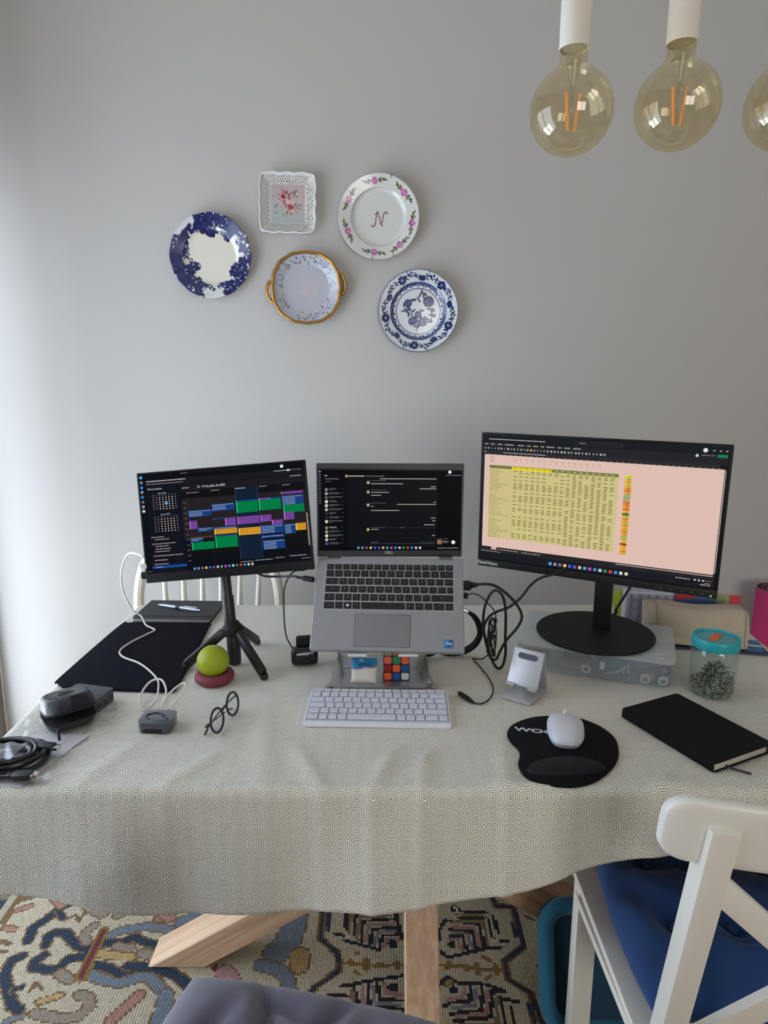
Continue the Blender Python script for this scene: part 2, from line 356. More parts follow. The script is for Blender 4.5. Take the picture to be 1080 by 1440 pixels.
# ================================================================ rug
RUG=[('n',23,[(-834,1582),(-853,1566),(-869,1546),(-886,1512),(-906,1486),(-898,1447)]),
('n',14,[(-868,1544),(-843,1517)]),
('n',22,[(-847,1433),(-853,1462),(-842,1471),(-812,1469),(-784,1442),(-752,1423),(-731,1421)]),
('n',21,[(-836,1402),(-851,1386),(-846,1368),(-809,1362),(-783,1364),(-773,1391),(-727,1402)]),
('s',22,[(-696,1462),(-678,1476),(-644,1484),(-614,1491),(-549,1481)]),
('s',25,[(-700,1347),(-661,1334),(-620,1326),(-594,1334),(-564,1347),(-525,1317),(-502,1293)]),
('s',34,[(-502,1293),(-496,1261),(-498,1224)]),
('s',15,[(-834,1227),(-822,1239),(-807,1242)]),
('n',20,[(-708,1440),(-664,1440),(-634,1457),(-596,1440),(-566,1433)]),
('n',21,[(-700,1375),(-667,1368),(-630,1351),(-601,1366),(-564,1368),(-512,1360)]),
('n',23,[(-619,1371),(-545,1366),(-497,1347),(-467,1326),(-449,1310),(-432,1265)]),
('n',22,[(-889,1400),(-909,1386),(-903,1347),(-875,1309),(-842,1269),(-822,1257)]),
('n',11,[(-862,1305),(-845,1315)]),
('p',24,[(-564,1293),(-583,1265),(-605,1231)]),
('p',21,[(-895,1582),(-867,1560)]),
('p',13,[(-977,1544),(-951,1557)]),
('p',14,[(-980,1486),(-952,1481)]),
('p',23,[(-590,1517),(-564,1528)]),
('p',31,[(-579,1532),(-564,1519)]),
('r',14,[(-408,1368),(-404,1363)]),
('k',39,[(-381,1355),(-363,1336)]),
('t',20,[(-748,1442),(-767,1466),(-750,1494)]),
('t',23,[(-773,1351),(-743,1334)]),
('t',22,[(-782,1250),(-750,1242),(-712,1235),(-680,1242),(-665,1265),(-679,1289),(-703,1295)]),
('u',14,[(-785,1277),(-746,1293)]),
('t',29,[(-795,1560),(-746,1533)]),
('t',21,[(-705,1525),(-685,1538),(-672,1560),(-669,1577)]),
('u',21,[(-698,1407),(-656,1400),(-614,1400)]),
('t',20,[(-667,1428),(-630,1423)]),
('t',23,[(-597,1409),(-571,1400)]),
('o',24,[(-995,1507),(-999,1544),(-998,1582),(-963,1591)]),
('o',15,[(-967,1442),(-941,1437)]),
('o',13,[(-951,1414),(-936,1414)]),
('o',6,[(-830,1517),(-814,1528),(-797,1507),(-792,1533)]),
('o',5,[(-821,1305),(-817,1326),(-794,1309)]),
('m',11,[(-720,1476),(-719,1409),(-717,1342)]),
('s',63,[(-231,1512),(-242,1443),(-266,1408)]),
('s',31,[(-299,1374),(-255,1363),(-227,1336),(-215,1285)]),
('s',31,[(-529,1506),(-492,1522),(-457,1528)]),
('v',45,[(-207,1402),(-204,1374)]),
('n',10,[(-164,1567),(-161,1453),(-114,1409),(-107,1360),(-165,1310),(-180,1266)]),
('n',6,[(-147,1547),(-143,1480)]),
('K',7,[(-101,1552),(-97,1480)]),
('K',7,[(4,1557),(-11,1535),(-73,1532),(-77,1462)]),
('K',7,[(19,1515),(-53,1508),(-58,1444)]),
('K',7,[(42,1487),(-30,1482),(-34,1435)]),
('K',7,[(48,1464),(-3,1462),(-12,1422)]),
('T',9,[(-11,1547),(-86,1542),(-88,1466)]),
('T',9,[(12,1525),(-63,1520),(-68,1453)]),
('P',11,[(27,1499),(-40,1495),(-46,1444)]),
('G',10,[(41,1476),(-16,1472),(-23,1431)]),
('P',11,[(46,1451),(8,1451),(0,1427)]),
('K',11,[(12,1552),(31,1532),(38,1494),(46,1453)]),
('K',24,[(22,1437),(24,1435)]),
('K',7,[(-125,1466),(-92,1460)]),
('K',8,[(-98,1446),(-50,1431),(-10,1418)]),
('w',6,[(-96,1462),(-88,1457)]),
('w',6,[(4,1540),(10,1535)]),
('V',6,[(-91,1380),(-45,1376),(-10,1372),(39,1376)]),
('V',18,[(-84,1382),(-84,1382)]),
('V',20,[(-42,1386),(-42,1368)]),
('V',18,[(-14,1374),(-10,1374)]),
('V',17,[(32,1380),(32,1368)]),
('V',9,[(-68,1405),(-64,1409)]),
('V',9,[(-67,1356),(-58,1348)]),
('K',7,[(-101,1317),(-54,1327),(-10,1336),(45,1344)]),
('K',7,[(-71,1317),(-59,1277)]),
('K',8,[(-37,1321),(-33,1269)]),
('K',8,[(-15,1325),(-10,1284),(40,1280)]),
('K',7,[(-29,1266),(43,1259)]),
('P',10,[(-50,1313),(-46,1273)]),
('G',10,[(-25,1317),(-21,1275),(36,1269)]),
('P',11,[(0,1325),(7,1298),(40,1295)]),
('K',23,[(21,1315),(22,1313)]),
('K',7,[(-127,1295),(-80,1291)]),
('T',10,[(-74,1302),(-69,1277)]),
('n',10,[(139,1596),(209,1616),(292,1606),(302,1559),(348,1555),(350,1428),(293,1386),(294,1335),(339,1300),(350,1226),(347,1190)]),
('n',7,[(335,1497),(336,1460)]),
('n',5,[(330,1270),(333,1214)]),
('o',16,[(202,1599),(243,1594)]),
('K',7,[(194,1541),(271,1537)]),
('K',7,[(199,1519),(265,1519)]),
('K',7,[(288,1523),(293,1468)]),
('K',7,[(273,1515),(275,1452)]),
('K',7,[(163,1510),(248,1497),(251,1428)]),
('K',7,[(171,1481),(225,1476),(231,1424)]),
('K',7,[(172,1460),(199,1460),(207,1412)]),
('T',9,[(193,1530),(262,1528)]),
('P',11,[(178,1489),(234,1487),(240,1428)]),
('G',9,[(177,1470),(212,1468),(221,1420)]),
('P',9,[(165,1452),(188,1448),(193,1420)]),
('T',10,[(180,1506),(258,1506),(262,1432)]),
('K',21,[(170,1434),(171,1432)]),
('K',24,[(190,1550),(191,1548)]),
('w',9,[(190,1555),(196,1541)]),
('K',11,[(274,1448),(310,1444)]),
('w',5,[(274,1448),(284,1444)]),
('K',7,[(141,1412),(156,1397),(196,1406),(244,1420),(290,1426)]),
('K',8,[(160,1510),(144,1481),(137,1444)]),
('V',5,[(135,1374),(173,1373),(229,1363),(280,1363)]),
('V',15,[(157,1382),(155,1367)]),
('V',16,[(195,1371),(198,1363)]),
('V',15,[(226,1374),(225,1352)]),
('V',10,[(244,1397),(258,1386)]),
('V',10,[(241,1335),(255,1345)]),
('V',13,[(269,1374),(269,1352)]),
('K',7,[(127,1317),(151,1342),(177,1324),(230,1324),(282,1304)]),
('K',6,[(138,1267),(157,1277),(197,1280),(203,1321)]),
('K',6,[(149,1248),(220,1256),(230,1314)]),
('K',6,[(153,1231),(238,1239),(252,1307),(282,1304)]),
('K',6,[(267,1287),(266,1220)]),
('K',6,[(287,1264),(286,1220)]),
('K',8,[(267,1287),(307,1277)]),
('P',9,[(189,1317),(183,1290),(143,1280)]),
('G',9,[(213,1310),(208,1269),(156,1262)]),
('P',9,[(240,1307),(230,1248),(160,1242)]),
('T',9,[(259,1290),(250,1220),(166,1220)]),
('K',20,[(162,1309),(163,1307)]),
('v',10,[(147,1324),(156,1328)]),
('o',7,[(377,1374),(376,1342),(385,1324)]),
('o',8,[(376,1523),(394,1510)]),
('o',17,[(484,1681),(510,1665)])]
RC = {k: lin(v) for k, v in dict(n=(38, 52, 72), s=(116, 128, 140), o=(122, 96, 62), r=(110, 30, 40), m=(112, 48, 52), p=(176, 128, 112), k=(186, 140, 140), t=(152, 138, 122), u=(188, 158, 104), v=(176, 148, 96), K=(22, 24, 36), T=(138, 116, 84), P=(172, 132, 122), G=(126, 128, 138), w=(214, 206, 186), V=(140, 108, 52)).items()}
def build_rug():
    x0, x1, y0, y1, cw, ch = -1.30, 1.30, .55, 2.05, .0066, .0052
    nx, ny = int((x1-x0)/cw), int((y1-y0)/ch)
    X, Y = np.meshgrid(x0+(np.arange(nx)+.5)*cw, y0+(np.arange(ny)+.5)*ch)
    img = np.empty((ny, nx, 3)); img[:] = lin((194, 183, 158))
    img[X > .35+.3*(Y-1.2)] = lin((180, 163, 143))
    def paint(P, w, c):
        d = np.full(X.shape, 9.)
        for (ax, ay), (bx, by) in zip(P[:-1], P[1:]):
            vx, vy = bx-ax, by-ay; l = vx*vx+vy*vy+1e-9
            t = np.clip(((X-ax)*vx+(Y-ay)*vy)/l, 0, 1); d = np.minimum(d, np.hypot(X-ax-t*vx, Y-ay-t*vy))
        img[d < w/2] = c
    S0 = [(k, w/1000, [(x/1000, y/1000) for x, y in P]) for k, w, P in RUG]
    S1 = [(k, w, [(x, 2.40-y) for x, y in P]) for k, w, P in S0 if min(y for x, y in P) > 1.205]
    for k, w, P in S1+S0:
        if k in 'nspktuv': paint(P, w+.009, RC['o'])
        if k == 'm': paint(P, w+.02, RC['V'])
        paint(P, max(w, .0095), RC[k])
    # the lighter border line and dark outer band at the left
    e = X + 1.008 + (Y-1.55)*.02
    img[e < .006] = lin((178, 168, 148)); img[e < -.012] = lin((52, 62, 76)); img[(e < -.012) & (Y > 1.58)] = lin((128, 116, 92))
    img *= (1+RNG.uniform(-.1, .1, (ny, nx, 1)))
    m = M(); fs = []; 
    xs = x0+np.arange(nx+1)*cw; ys = y0+np.arange(ny+1)*ch
    vx, vy = np.meshgrid(xs, ys); V = np.stack([vx.ravel(), vy.ravel(), np.full(vx.size, .010)], 1)
    i, j = np.meshgrid(np.arange(nx), np.arange(ny)); a = (j*(nx+1)+i).ravel()
    F = np.stack([a, a+1, a+nx+2, a+nx+1], 1)
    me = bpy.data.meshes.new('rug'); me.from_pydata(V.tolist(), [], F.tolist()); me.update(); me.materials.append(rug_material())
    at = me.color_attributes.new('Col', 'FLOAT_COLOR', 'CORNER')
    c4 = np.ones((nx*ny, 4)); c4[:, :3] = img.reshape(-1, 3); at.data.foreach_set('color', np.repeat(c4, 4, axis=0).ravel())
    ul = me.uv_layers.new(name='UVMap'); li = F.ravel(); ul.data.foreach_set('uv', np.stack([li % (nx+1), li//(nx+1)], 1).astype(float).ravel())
    o = bpy.data.objects.new('rug', me); COL.objects.link(o)
    tag(o, 'cream crocheted rug with navy, slate, pink and black motifs under the table', 'rug')
    M().box(((x0+x1)/2, (y0+y1)/2, .005), (x1-x0+.01, y1-y0+.01, .0095)).build('rug_backing', mat('rug_edge', (150, 140, 118), .95), o, smooth=0)
build_rug()

# ================================================================ table and cloth
TX0, TX1, TY0, TY1, TZ = -.715, .95, .975, 1.868, .750
tb = thing('dining_table', 'light ash dining table with crossed beam legs under the cream cloth', 'table', (.115, 1.42, 0))
def tl(x, y, z): return (x-.115, y-1.42, z)
M().box(tl((TX0+TX1)/2, (TY0+TY1)/2, .731), (TX1-TX0-.008, TY1-TY0-.008, .032), bev=.004).build('tabletop', OAKX, tb)
def leg(x0, y0, x1, y1, w, h, axis, wm=None):
    """slanted beam cut flat on the floor and under the top"""
    a = Vector((x0, y0, .011)); b = Vector((x1, y1, .714)); m = M()
    if axis == 'x':
        s = h/2/math.sin(math.atan2(.703, abs(x1-x0)))
        P = [(p.x+q*s, p.y+r*w/2, p.z) for p in (a, b) for q, r in ((-1, -1), (1, -1), (1, 1), (-1, 1))]
    else:
        s = h/2/math.sin(math.atan2(.703, abs(y1-y0)))
        P = [(p.x+q*w/2, p.y+r*s, p.z) for p in (a, b) for q, r in ((-1, -1), (1, -1), (1, 1), (-1, 1))]
    bm = bmesh.new(); vs = [bm.verts.new(tl(*p)) for p in P]
    for f in ((0, 3, 2, 1), (4, 5, 6, 7), (0, 1, 5, 4), (1, 2, 6, 5), (2, 3, 7, 6), (3, 0, 4, 7)): bm.faces.new([vs[i] for i in f])
    bmesh.ops.bevel(bm, geom=bm.edges[:], offset=.003, segments=1, affect='EDGES')
    m.bm(bm).build('leg', wm or (OAKX if axis == 'x' else OAKZ), tb)
leg(-.501, 1.41, .66, 1.41, .09, .072, 'x'); leg(.655, 1.413, -.505, 1.413, .088, .072, 'x', OAKX2)
leg(.081, 1.155, .081, 1.545, .073, .065, 'y'); leg(.081, 1.70, .081, 1.33, .071, .065, 'y')

def hem(x):
    P = [(-1.2, .142), (-.72, .160), (-.52, .172), (-.42, .197), (-.21, .205), (0, .194), (.23, .155), (.46, .090), (.7, .065), (1.2, .06)]
    return float(np.interp(x, [p[0] for p in P], [p[1] for p in P]))
def smooth_hem(x): return sum(hem(x+d) for d in (-.05, -.025, 0, .025, .05))/5
CREASE = [((-.02, .98), (.02, 1.10), .012, .0024), ((.06, .975), (.075, 1.08), .010, .002), ((-.36, .99), (-.28, 1.10), .016, .002), ((-.10, .98), (-.16, 1.11), .014, .0018),
          ((.30, .975), (.17, 1.00), .012, .0018), ((.44, .985), (.51, 1.0), .012, .0022), ((.20, .975), (.215, 1.13), .010, .0018), ((-.50, 1.0), (-.44, 1.14), .018, .0018),
          ((-.2, 1.0), (-.24, 1.28), .02, .0014), ((.475, 1.02), (.445, .985), .008, .0016), ((.03, 1.0), (.10, 1.11), .008, .0016)]
def crease_h(x, y):
    h = 0
    for (ax, ay), (bx, by), w, a in CREASE:
        vx, vy = bx-ax, by-ay; l = vx*vx+vy*vy; t = ((x-ax)*vx+(y-ay)*vy)/l; tc = min(1, max(0, t))
        d = math.hypot(x-ax-tc*vx, y-ay-tc*vy); h += 3.4*a*math.exp(-(d/w)**2)*(.4+.6*math.sin(math.pi*min(1, max(.05, tc*.8+.15))))
    return h
def build_cloth():
    r = .013; back = .20; side = .19; st = .0095
    xs = np.arange(TX0-side, TX1+side+1e-6, st)
    ybk = np.arange(TY1+back, TY0-.004, -st); nf = 34
    m = M(); W = len(xs); rows = len(ybk)+nf
    def place(x, y):
        qx = min(max(x, TX0+r), TX1-r); qy = min(max(y, TY0+r), TY1-r); ex, ey = x-qx, y-qy; e = math.hypot(ex, ey)
        base = .7535 + (.0012*math.sin(x*9+y*5)+.0010*math.sin(y*23-x*7))*.35
        if e < 1e-9:
            h = crease_h(x, y) if y < 1.3 else 0
            return Vector((x, y, base+h-.0008))
        nx, ny = ex/e, ey/e; arc = r*math.pi/2
        if e < arc: a = e/r; hx = r*math.sin(a); dz = r*(1-math.cos(a))
        else:
            d = e-arc; k = min(1, d/.12)
            flare = .05*d + k*(.007*math.sin(x*11+.6)+.0045*math.sin(x*27+1.0+d*4)+.006*math.exp(-((x+.45-d*.3)/.05)**2)) if abs(ny) > .5 else .06*d+k*.008*math.sin(y*19)
            hx = r+flare; dz = r+d
        cr = crease_h(x, max(y, TY0))*.8 if ey < 0 else 0
        return Vector((qx+nx*(hx+cr*(e > arc)), qy+ny*(hx+cr*(e > arc)), base-dz+(cr if e < arc else 0)))
    for j in range(rows):
        for i, x in enumerate(xs):
            if j < len(ybk): y = ybk[j]
            else: y = ybk[-1]-(j-len(ybk)+1)/nf*(smooth_hem(x)+.01+r*.57)
            m.v.append(tuple(place(x, y))); m.uv[len(m.v)-1] = (x+.003, y+.012)
    for j in range(rows-1):
        for i in range(W-1): m.f.append((j*W+i, (j+1)*W+i, (j+1)*W+i+1, j*W+i+1)); m.c.append(None)
    o = m.build('tablecloth', CLOTH, smooth=90)
    s = o.modifiers.new('thickness', 'SOLIDIFY'); s.thickness = .0012; s.offset = -1
    tag(o, 'cream tablecloth woven with concentric octagons, draped over the long table', 'tablecloth')
build_cloth()
TT = .7545        # top of the cloth, where things stand

# ================================================================ chairs
def squircle(X, Y, k=.28): return X*math.sqrt(1-k*Y*Y), Y*math.sqrt(1-k*X*X)
def cushion(m, W, D, H, n=36, k=.28, tuft=(), crown=1.0, crease=None):
    def side(sg):
        def f(u, v):
            X, Y = math.sin((u-.5)*math.pi), math.sin((v-.5)*math.pi); x, y = squircle(X, Y, k)
            h = ((1-X**4)*(1-Y**4))**.45*H/2*crown
            if sg > 0:
                for tx, ty, r, dd in tuft: h -= dd*math.exp(-((x*W/2-tx)**2+(y*D/2-ty)**2)/r**2)
                if crease: h += crease(x*W/2, y*D/2)*((1-X**4)*(1-Y**4))**.5
            return (x*W/2, y*D/2, sg*h)
        return f
    m.grid(side(1), n, n); o = len(m.f); m.grid(side(-1), n, n)
    m.f[o:] = [tuple(reversed(f)) for f in m.f[o:]]
    return m
# --- white cross-back chair pushed in at the right front
ch = thing('dining_chair', 'white lacquered cross-back dining chair at the front right of the table', 'chair', (.577, .80, 0), (0, 0, R(-2)))
sm = M().prism([(-.202, -.01), (-.215, .36), (-.205, .375), (.205, .375), (.215, .36), (.202, -.01)], .437, .455, bev=.004); sm.build('seat', WHITE, ch)
ap = M()
ap.beam((-.185, .35, .41), (.185, .35, .41), .018, .05); ap.beam((-.19, .34, .41), (-.168, .0, .41), .018, .05, up=(1, 0, 0)); ap.beam((.19, .34, .41), (.168, .0, .41), .018, .05, up=(1, 0, 0)); ap.beam((-.165, .0, .41), (.165, .0, .41), .018, .05)
ap.build('seat_frame', WHITE, ch)
for s in (-1, 1):
    M().box((s*.190, .343, .224), (.040, .040, .424), bev=.004).build('leg', WHITE, ch)
    m = M(); m.beam((s*.182, -.035, .013), (s*.181, -.005, .43), .034, .040, up=(0, 1, 0)); m.beam((s*.182, -.01, .40), (s*.180, -.112, .905), .036, .034, up=(0, 1, 0), bev=.006); m.build('back_post', WHITE, ch)
m = M()
def rail(u, v):
    u = .5-.5*math.cos(u*math.pi)
    # curved plank: closed profile swept along x
    x = (u-.5)*.485; y0 = -.090-.040*math.cos((u-.5)*math.pi*.95); a = v*2*math.pi
    e = max(0, abs(u-.5)*2-.86)/.14; rr = .45+.55*math.sqrt(max(0, 1-e*e))
    cy, cz = math.cos(a), math.sin(a)
    p = lambda t, q: math.copysign(abs(t)**q, t)
    z = .888+.048*p(cz, .35)*rr; return (x, y0+.011*p(cy, .5)*(.3+.7*rr)-(z-.888)*.20, z)
m.grid(rail, 64, 24); n0 = len(m.v)
for u in (0, 1): m.add([rail(u, j/24) for j in range(24)], [tuple(range(24)) if u else tuple(range(23, -1, -1))])
m.build('back_rail', WHITE, ch, smooth=50)
m = M().beam((-.170, -.078, .80), (.170, -.018, .47), .036, .016, up=(0, 1, 0)); m.build('back_brace', WHITE, ch)
m = M().beam((.170, -.084, .80), (-.170, -.024, .47), .036, .016, up=(0, 1, 0)); m.build('back_brace', WHITE, ch)
BLUE = mat('blue_velvet', (14, 56, 108), .85, var=.2, vs=16, bump=.6, bs=500, **{'Sheen Weight': .15, 'Sheen Roughness': .4})
m = M(); tf = [(x, y, .035, .03) for x in (-.006, -.1, .11) for y in (-.040, .10)]
def cre(x, y): return .004*math.sin(x*60+math.sin(y*30)*2)+.004*math.sin(y*50+x*14)+.0045*math.exp(-((math.hypot(x+.03, y+.17)-.11)/.008)**2)-.005*math.exp(-((math.hypot(x+.03, y+.17)-.095)/.007)**2)-.006*math.exp(-((x*.8+y*.6-.02)/.008)**2)
cushion(m, .385, .385, .085, 72, .12, tf, 1, cre)
cu = m.build('seat_cushion', BLUE, None, (.584, .988, .4985), (0, 0, R(-3)), smooth=80)
mp = M().tube([(math.copysign(abs(math.cos(a))**.42, math.cos(a))*.188, math.copysign(abs(math.sin(a))**.42, math.sin(a))*.188, 0) for a in [i*math.pi/16 for i in range(32)]], .0035, 6, closed=True, k=2)
mp.build('piping', BLUE, cu)
for x, y, _, _ in tf: M().lathe([(0, .004), (.006, .003), (.009, 0), (.007, -.003)], (x, y, .017), 12).build('button', BLUE, cu)
tag(cu, 'dark blue velvet buttoned cushion on the white cross-back chair', 'cushion')
# --- teal pad leaning on the table leg behind that chair
TEAL = mat('teal_felt', (22, 104, 136), .8, var=.05, bump=.3, bs=600, **{'Sheen Weight': .3})
def rrect(w, h, r, n=6, cx=0, cy=0):
    P = []
    for sx, sy, a0 in ((1, 1, 0), (-1, 1, 90), (-1, -1, 180), (1, -1, 270)):
        for i in range(n+1): a = R(a0+90*i/n); P.append((cx+sx*(w/2-r)+r*math.cos(a), cy+sy*(h/2-r)+r*math.sin(a)))
    return P
tp = thing('teal_seat_pad', 'teal rounded seat pad with raised rim, leaning upright under the white chair', 'seat pad', (.527, 1.195, .012), (R(70), 0, R(0)))
M().prism(rrect(.375, .272, .055, 8, 0, .1425), -.010, .004, bev=.004).build('pad_base', mat('shaded_teal_felt', (10, 56, 78), .85, bump=.3, bs=600), tp)  # darker teal paints in the shade inside the lit rim
P = [(x, y, .006) for x, y in rrect(.346, .246, .05, 8, 0, .1425)]
M().tube(P, .018, 12, closed=True, raw=True).build('rim', TEAL, tp)
# --- grey padded chair in the foreground
GREY = mat('grey_upholstery', (98, 97, 112), .85, var=.05, vs=60, bump=.6, bs=900, **{'Sheen Weight': .3})
gc = thing('grey_chair', 'grey upholstered chair with padded seat at the bottom edge, nearest the camera', 'chair', (-.146, .594, 0), (0, 0, R(-12.5)))
def gcr(x, y):
    a = lambda cx, cy, ang, w, d, l: -3.6*d*math.exp(-(((x-cx)*math.cos(ang)+(y-cy)*math.sin(ang))/w)**2)*math.exp(-((-(x-cx)*math.sin(ang)+(y-cy)*math.cos(ang))/l)**2)
    return a(-.06, .14, .35, .012, .010, .07)+a(.02, .16, -.5, .014, .008, .06)+a(.09, .12, .2, .012, .007, .06)+a(-.14, .1, -.3, .015, .006, .06)+a(-.035, .17, 1.2, .012, .008, .05)
m = M(); cushion(m, .44, .45, .10, 56, .06, (), 1, gcr); m.xf(T(0, .035, .485)); m.build('seat', GREY, gc, smooth=80)
M().box((0, 0, .42), (.40, .40, .035), bev=.008).build('seat_frame', BLKM, gc)
for sx in (-1, 1):
    for sy in (-1, 1): M().tube([(sx*.17, sy*.17, .415), (sx*.205, sy*.205, .002 if (.62+sy*.2) < .55 else .013)], [.016, .010], 12, raw=True).build('leg', BLKM, gc)
m = M(); cushion(m, .42, .36, .07, 24, .2); m.xf(T(0, -.245, .68) @ rotm(98)); m.build('backrest', GREY, gc, smooth=80)
for sx in (-1, 1): M().beam((sx*.12, -.19, .42), (sx*.12, -.23, .60), .03, .012, up=(0, 1, 0)).build('back_bracket', BLKM, gc)
# --- cream spindle-back chair behind the table
sc = thing('spindle_chair', 'cream spindle-back wooden chair standing behind the table at the left', 'chair', (-.562, 2.03, 0))
m = M(); m.prism([(p[0], p[1]-.19) for p in rrect(.42, .40, .09, 6)], .43, .462, bev=.01); m.build('seat', CREAMW, sc)
bow = [(-.214, .0, .462), (-.226, .012, .62), (-.222, .022, .74), (-.190, .03, .83), (-.11, .036, .885), (0, .038, .90), (.11, .036, .885), (.190, .03, .83), (.222, .022, .74), (.226, .012, .62), (.214, .0, .462)]
M().tube([(x, y+.02, z) for x, y, z in bow], .0165, 10).build('bow', CREAMW, sc)
for i in range(6):
    x = -.137+i*.0595; zt = .872-.30*(abs(x+.0)/.25)**2.2*.35
    M().tube([(x*.86, -.005, .455), (x*.93, .01, .56), (x, .03, .72), (x*1.02, .052, zt)], [.007, .012, .0085, .006], 8).build('spindle', CREAMW, sc)
for sx in (-1, 1):
    for y0, y1 in ((-.34, -.37), (-.06, -.02)): M().tube([(sx*.15, y0, .435), (sx*.175, (y0+y1)/2, .25), (sx*.195, y1, .013 if y1 < -.03 else .013)], [.014, .019, .012], 10).build('leg', CREAMW, sc)
# --- yoga mat
ym = M(); turns = 3.6; N = 150; pr = []
for i in range(N+1):
    t = i/N; a = t*turns*2*math.pi; pr.append(((.016+.052*t)*math.cos(a), (.016+.052*t)*math.sin(a)))
th = .0058; inn = [(x*(1-th/math.hypot(x, y)), y*(1-th/math.hypot(x, y))) for x, y in pr]
vs = [(x, y, z) for z in (0, .715) for L_ in (pr, inn) for x, y in L_]; K = N+1; fs = []
for i in range(N):
    o0, i0, o1, i1 = i, K+i, 2*K+i, 3*K+i
    fs += [(o0, o0+1, o1+1, o1), (i0+1, i0, i1, i1+1), (o1, o1+1, i1+1, i1), (o0+1, o0, i0, i0+1)]
ym.add(vs, fs)
PINK = mat('magenta_foam', (176, 36, 92), .75, var=.04, bump=.3, bs=500)
yo = ym.build('yoga_mat', PINK, None, (1.292, 2.12, .001), (0, 0, R(100)), smooth=50)
tag(yo, 'rolled magenta exercise mat standing upright by the wall at the right edge', 'exercise mat')
ins = [(x*(1-(th+.0006)/math.hypot(x, y)), y*(1-(th+.0006)/math.hypot(x, y))) for x, y in pr]
im = M(); im.add([(x, y, z) for z in (.001, .716) for x, y in ins], [(i+1, i, K+i, K+i+1) for i in range(N)])
tub = [(x*(1-th*.5/math.hypot(x, y)), y*(1-th*.5/math.hypot(x, y)), .7152) for x, y in pr]
im.tube(tub, .0026, 5, raw=True); im.build('inner_face', mat('grey_foam', (112, 84, 96), .8), yo)

# ================================================================ hanging globe bulbs
AMB = glass_mix('amber_glass', (.91, .85, .69), .075, .012, (1.0, .95, .84), .35, .55)
CLR = glass_mix('clear_glass', (.93, .93, .90), .05, .05)
FIL = vcol_mat('filament_orange', .5); 
def pendant(x, y, z, label):
    t = thing('pendant_lamp', label, 'lamp', (x, y, z), group='globe bulbs hanging in a row')
    prof = [(.0190, .088), (.0190, .082), (.0190, .070), (.0200, .062)]
    Rg = .0595
    for i in range(2, 31):
        a = R(20+160*i/30)
        prof.append((Rg*math.sin(a), Rg*math.cos(a)))
    prof[-1] = (0.0, -Rg)
    M().lathe([(r, h) for r, h in prof if r > 1e-5]+[(0, -Rg)], (0, 0, 0), 48).build('glass_globe', AMB, t, smooth=60)
    st = M().lathe([(.012, .095), (.011, .06), (.006, .045), (.0045, .03), (.0028, .018), (.0025, -.022), (0, -.024)], (0, 0, 0), 16).build('glass_stem', CLR, t, smooth=60)
    for k, (ax, ay, bx, by) in enumerate(((-.0115, -.006, -.0060, -.003), (-.0080, -.002, -.0030, -.001), (.0130, .002, .0070, .001), (.0100, -.005, .0040, -.003))):
        f = M().cyl((ax, ay, .024), (bx, by, -.026), .0008, n=6)
        fo = f.build('filament', mat('filament_phosphor', (246, 156, 60), .5, **{'Emission Color': (1, .42, .10, 1), 'Emission Strength': .25}), st)
    M().tube([(-.004, -.003, .022), (0, 0, .030), (.0115, 0, .022)], .0004, 5).build('support_wire', SILVER, st)
    M().lathe([(.0125, .112), (.013, .094), (.013, .084)], (0, 0, 0), 24).build('screw_base', mat('brass_screw', (150, 146, 132), .35, metal=.9), t)
    M().lathe([(.0185, .083), (.0205, .0805), (.0214, .084), (.0214, .142), (.0200, .1495), (.012, .154), (.004, .156), (.004, .16)], (0, 0, 0), 32).build('socket', mat('white_socket', (224, 218, 204), .5, bump=.15, bs=400), t)
    M().lathe([(.0130, .112), (.0182, .112), (.0182, .0835)], (0, 0, 0), 24).build('socket_lining', mat('dark_lining', (60, 52, 40), .6), t)
    M().tube([(0, 0, .158), (0, 0, ZC-z-.02)], .0032, 8, raw=True).build('cord', mat('white_cord', (216, 212, 202), .6), t)
    # maker's print low on the glass
    return t
pendant(.272, 1.08, 1.787, 'amber globe filament bulb in a white socket, leftmost of the three hanging bulbs')
pendant(.425, 1.08, 1.794, 'amber globe filament bulb in a white socket, middle one of the three')
pendant(.586, 1.08, 1.794, 'amber globe filament bulb cut off by the right edge of the picture')
ro = M().lathe([(.001, 0), (.05, 0), (.05, -.012), (.046, -.018), (.001, -.018)], (0, 0, 0), 32); 
mb = M().box((.428, 1.08, ZC-.013), (.46, .06, .024), bev=.006).build('ceiling_bar', WHITE); tag(mb, 'white ceiling bar carrying the three bulb cords', 'lamp mount')

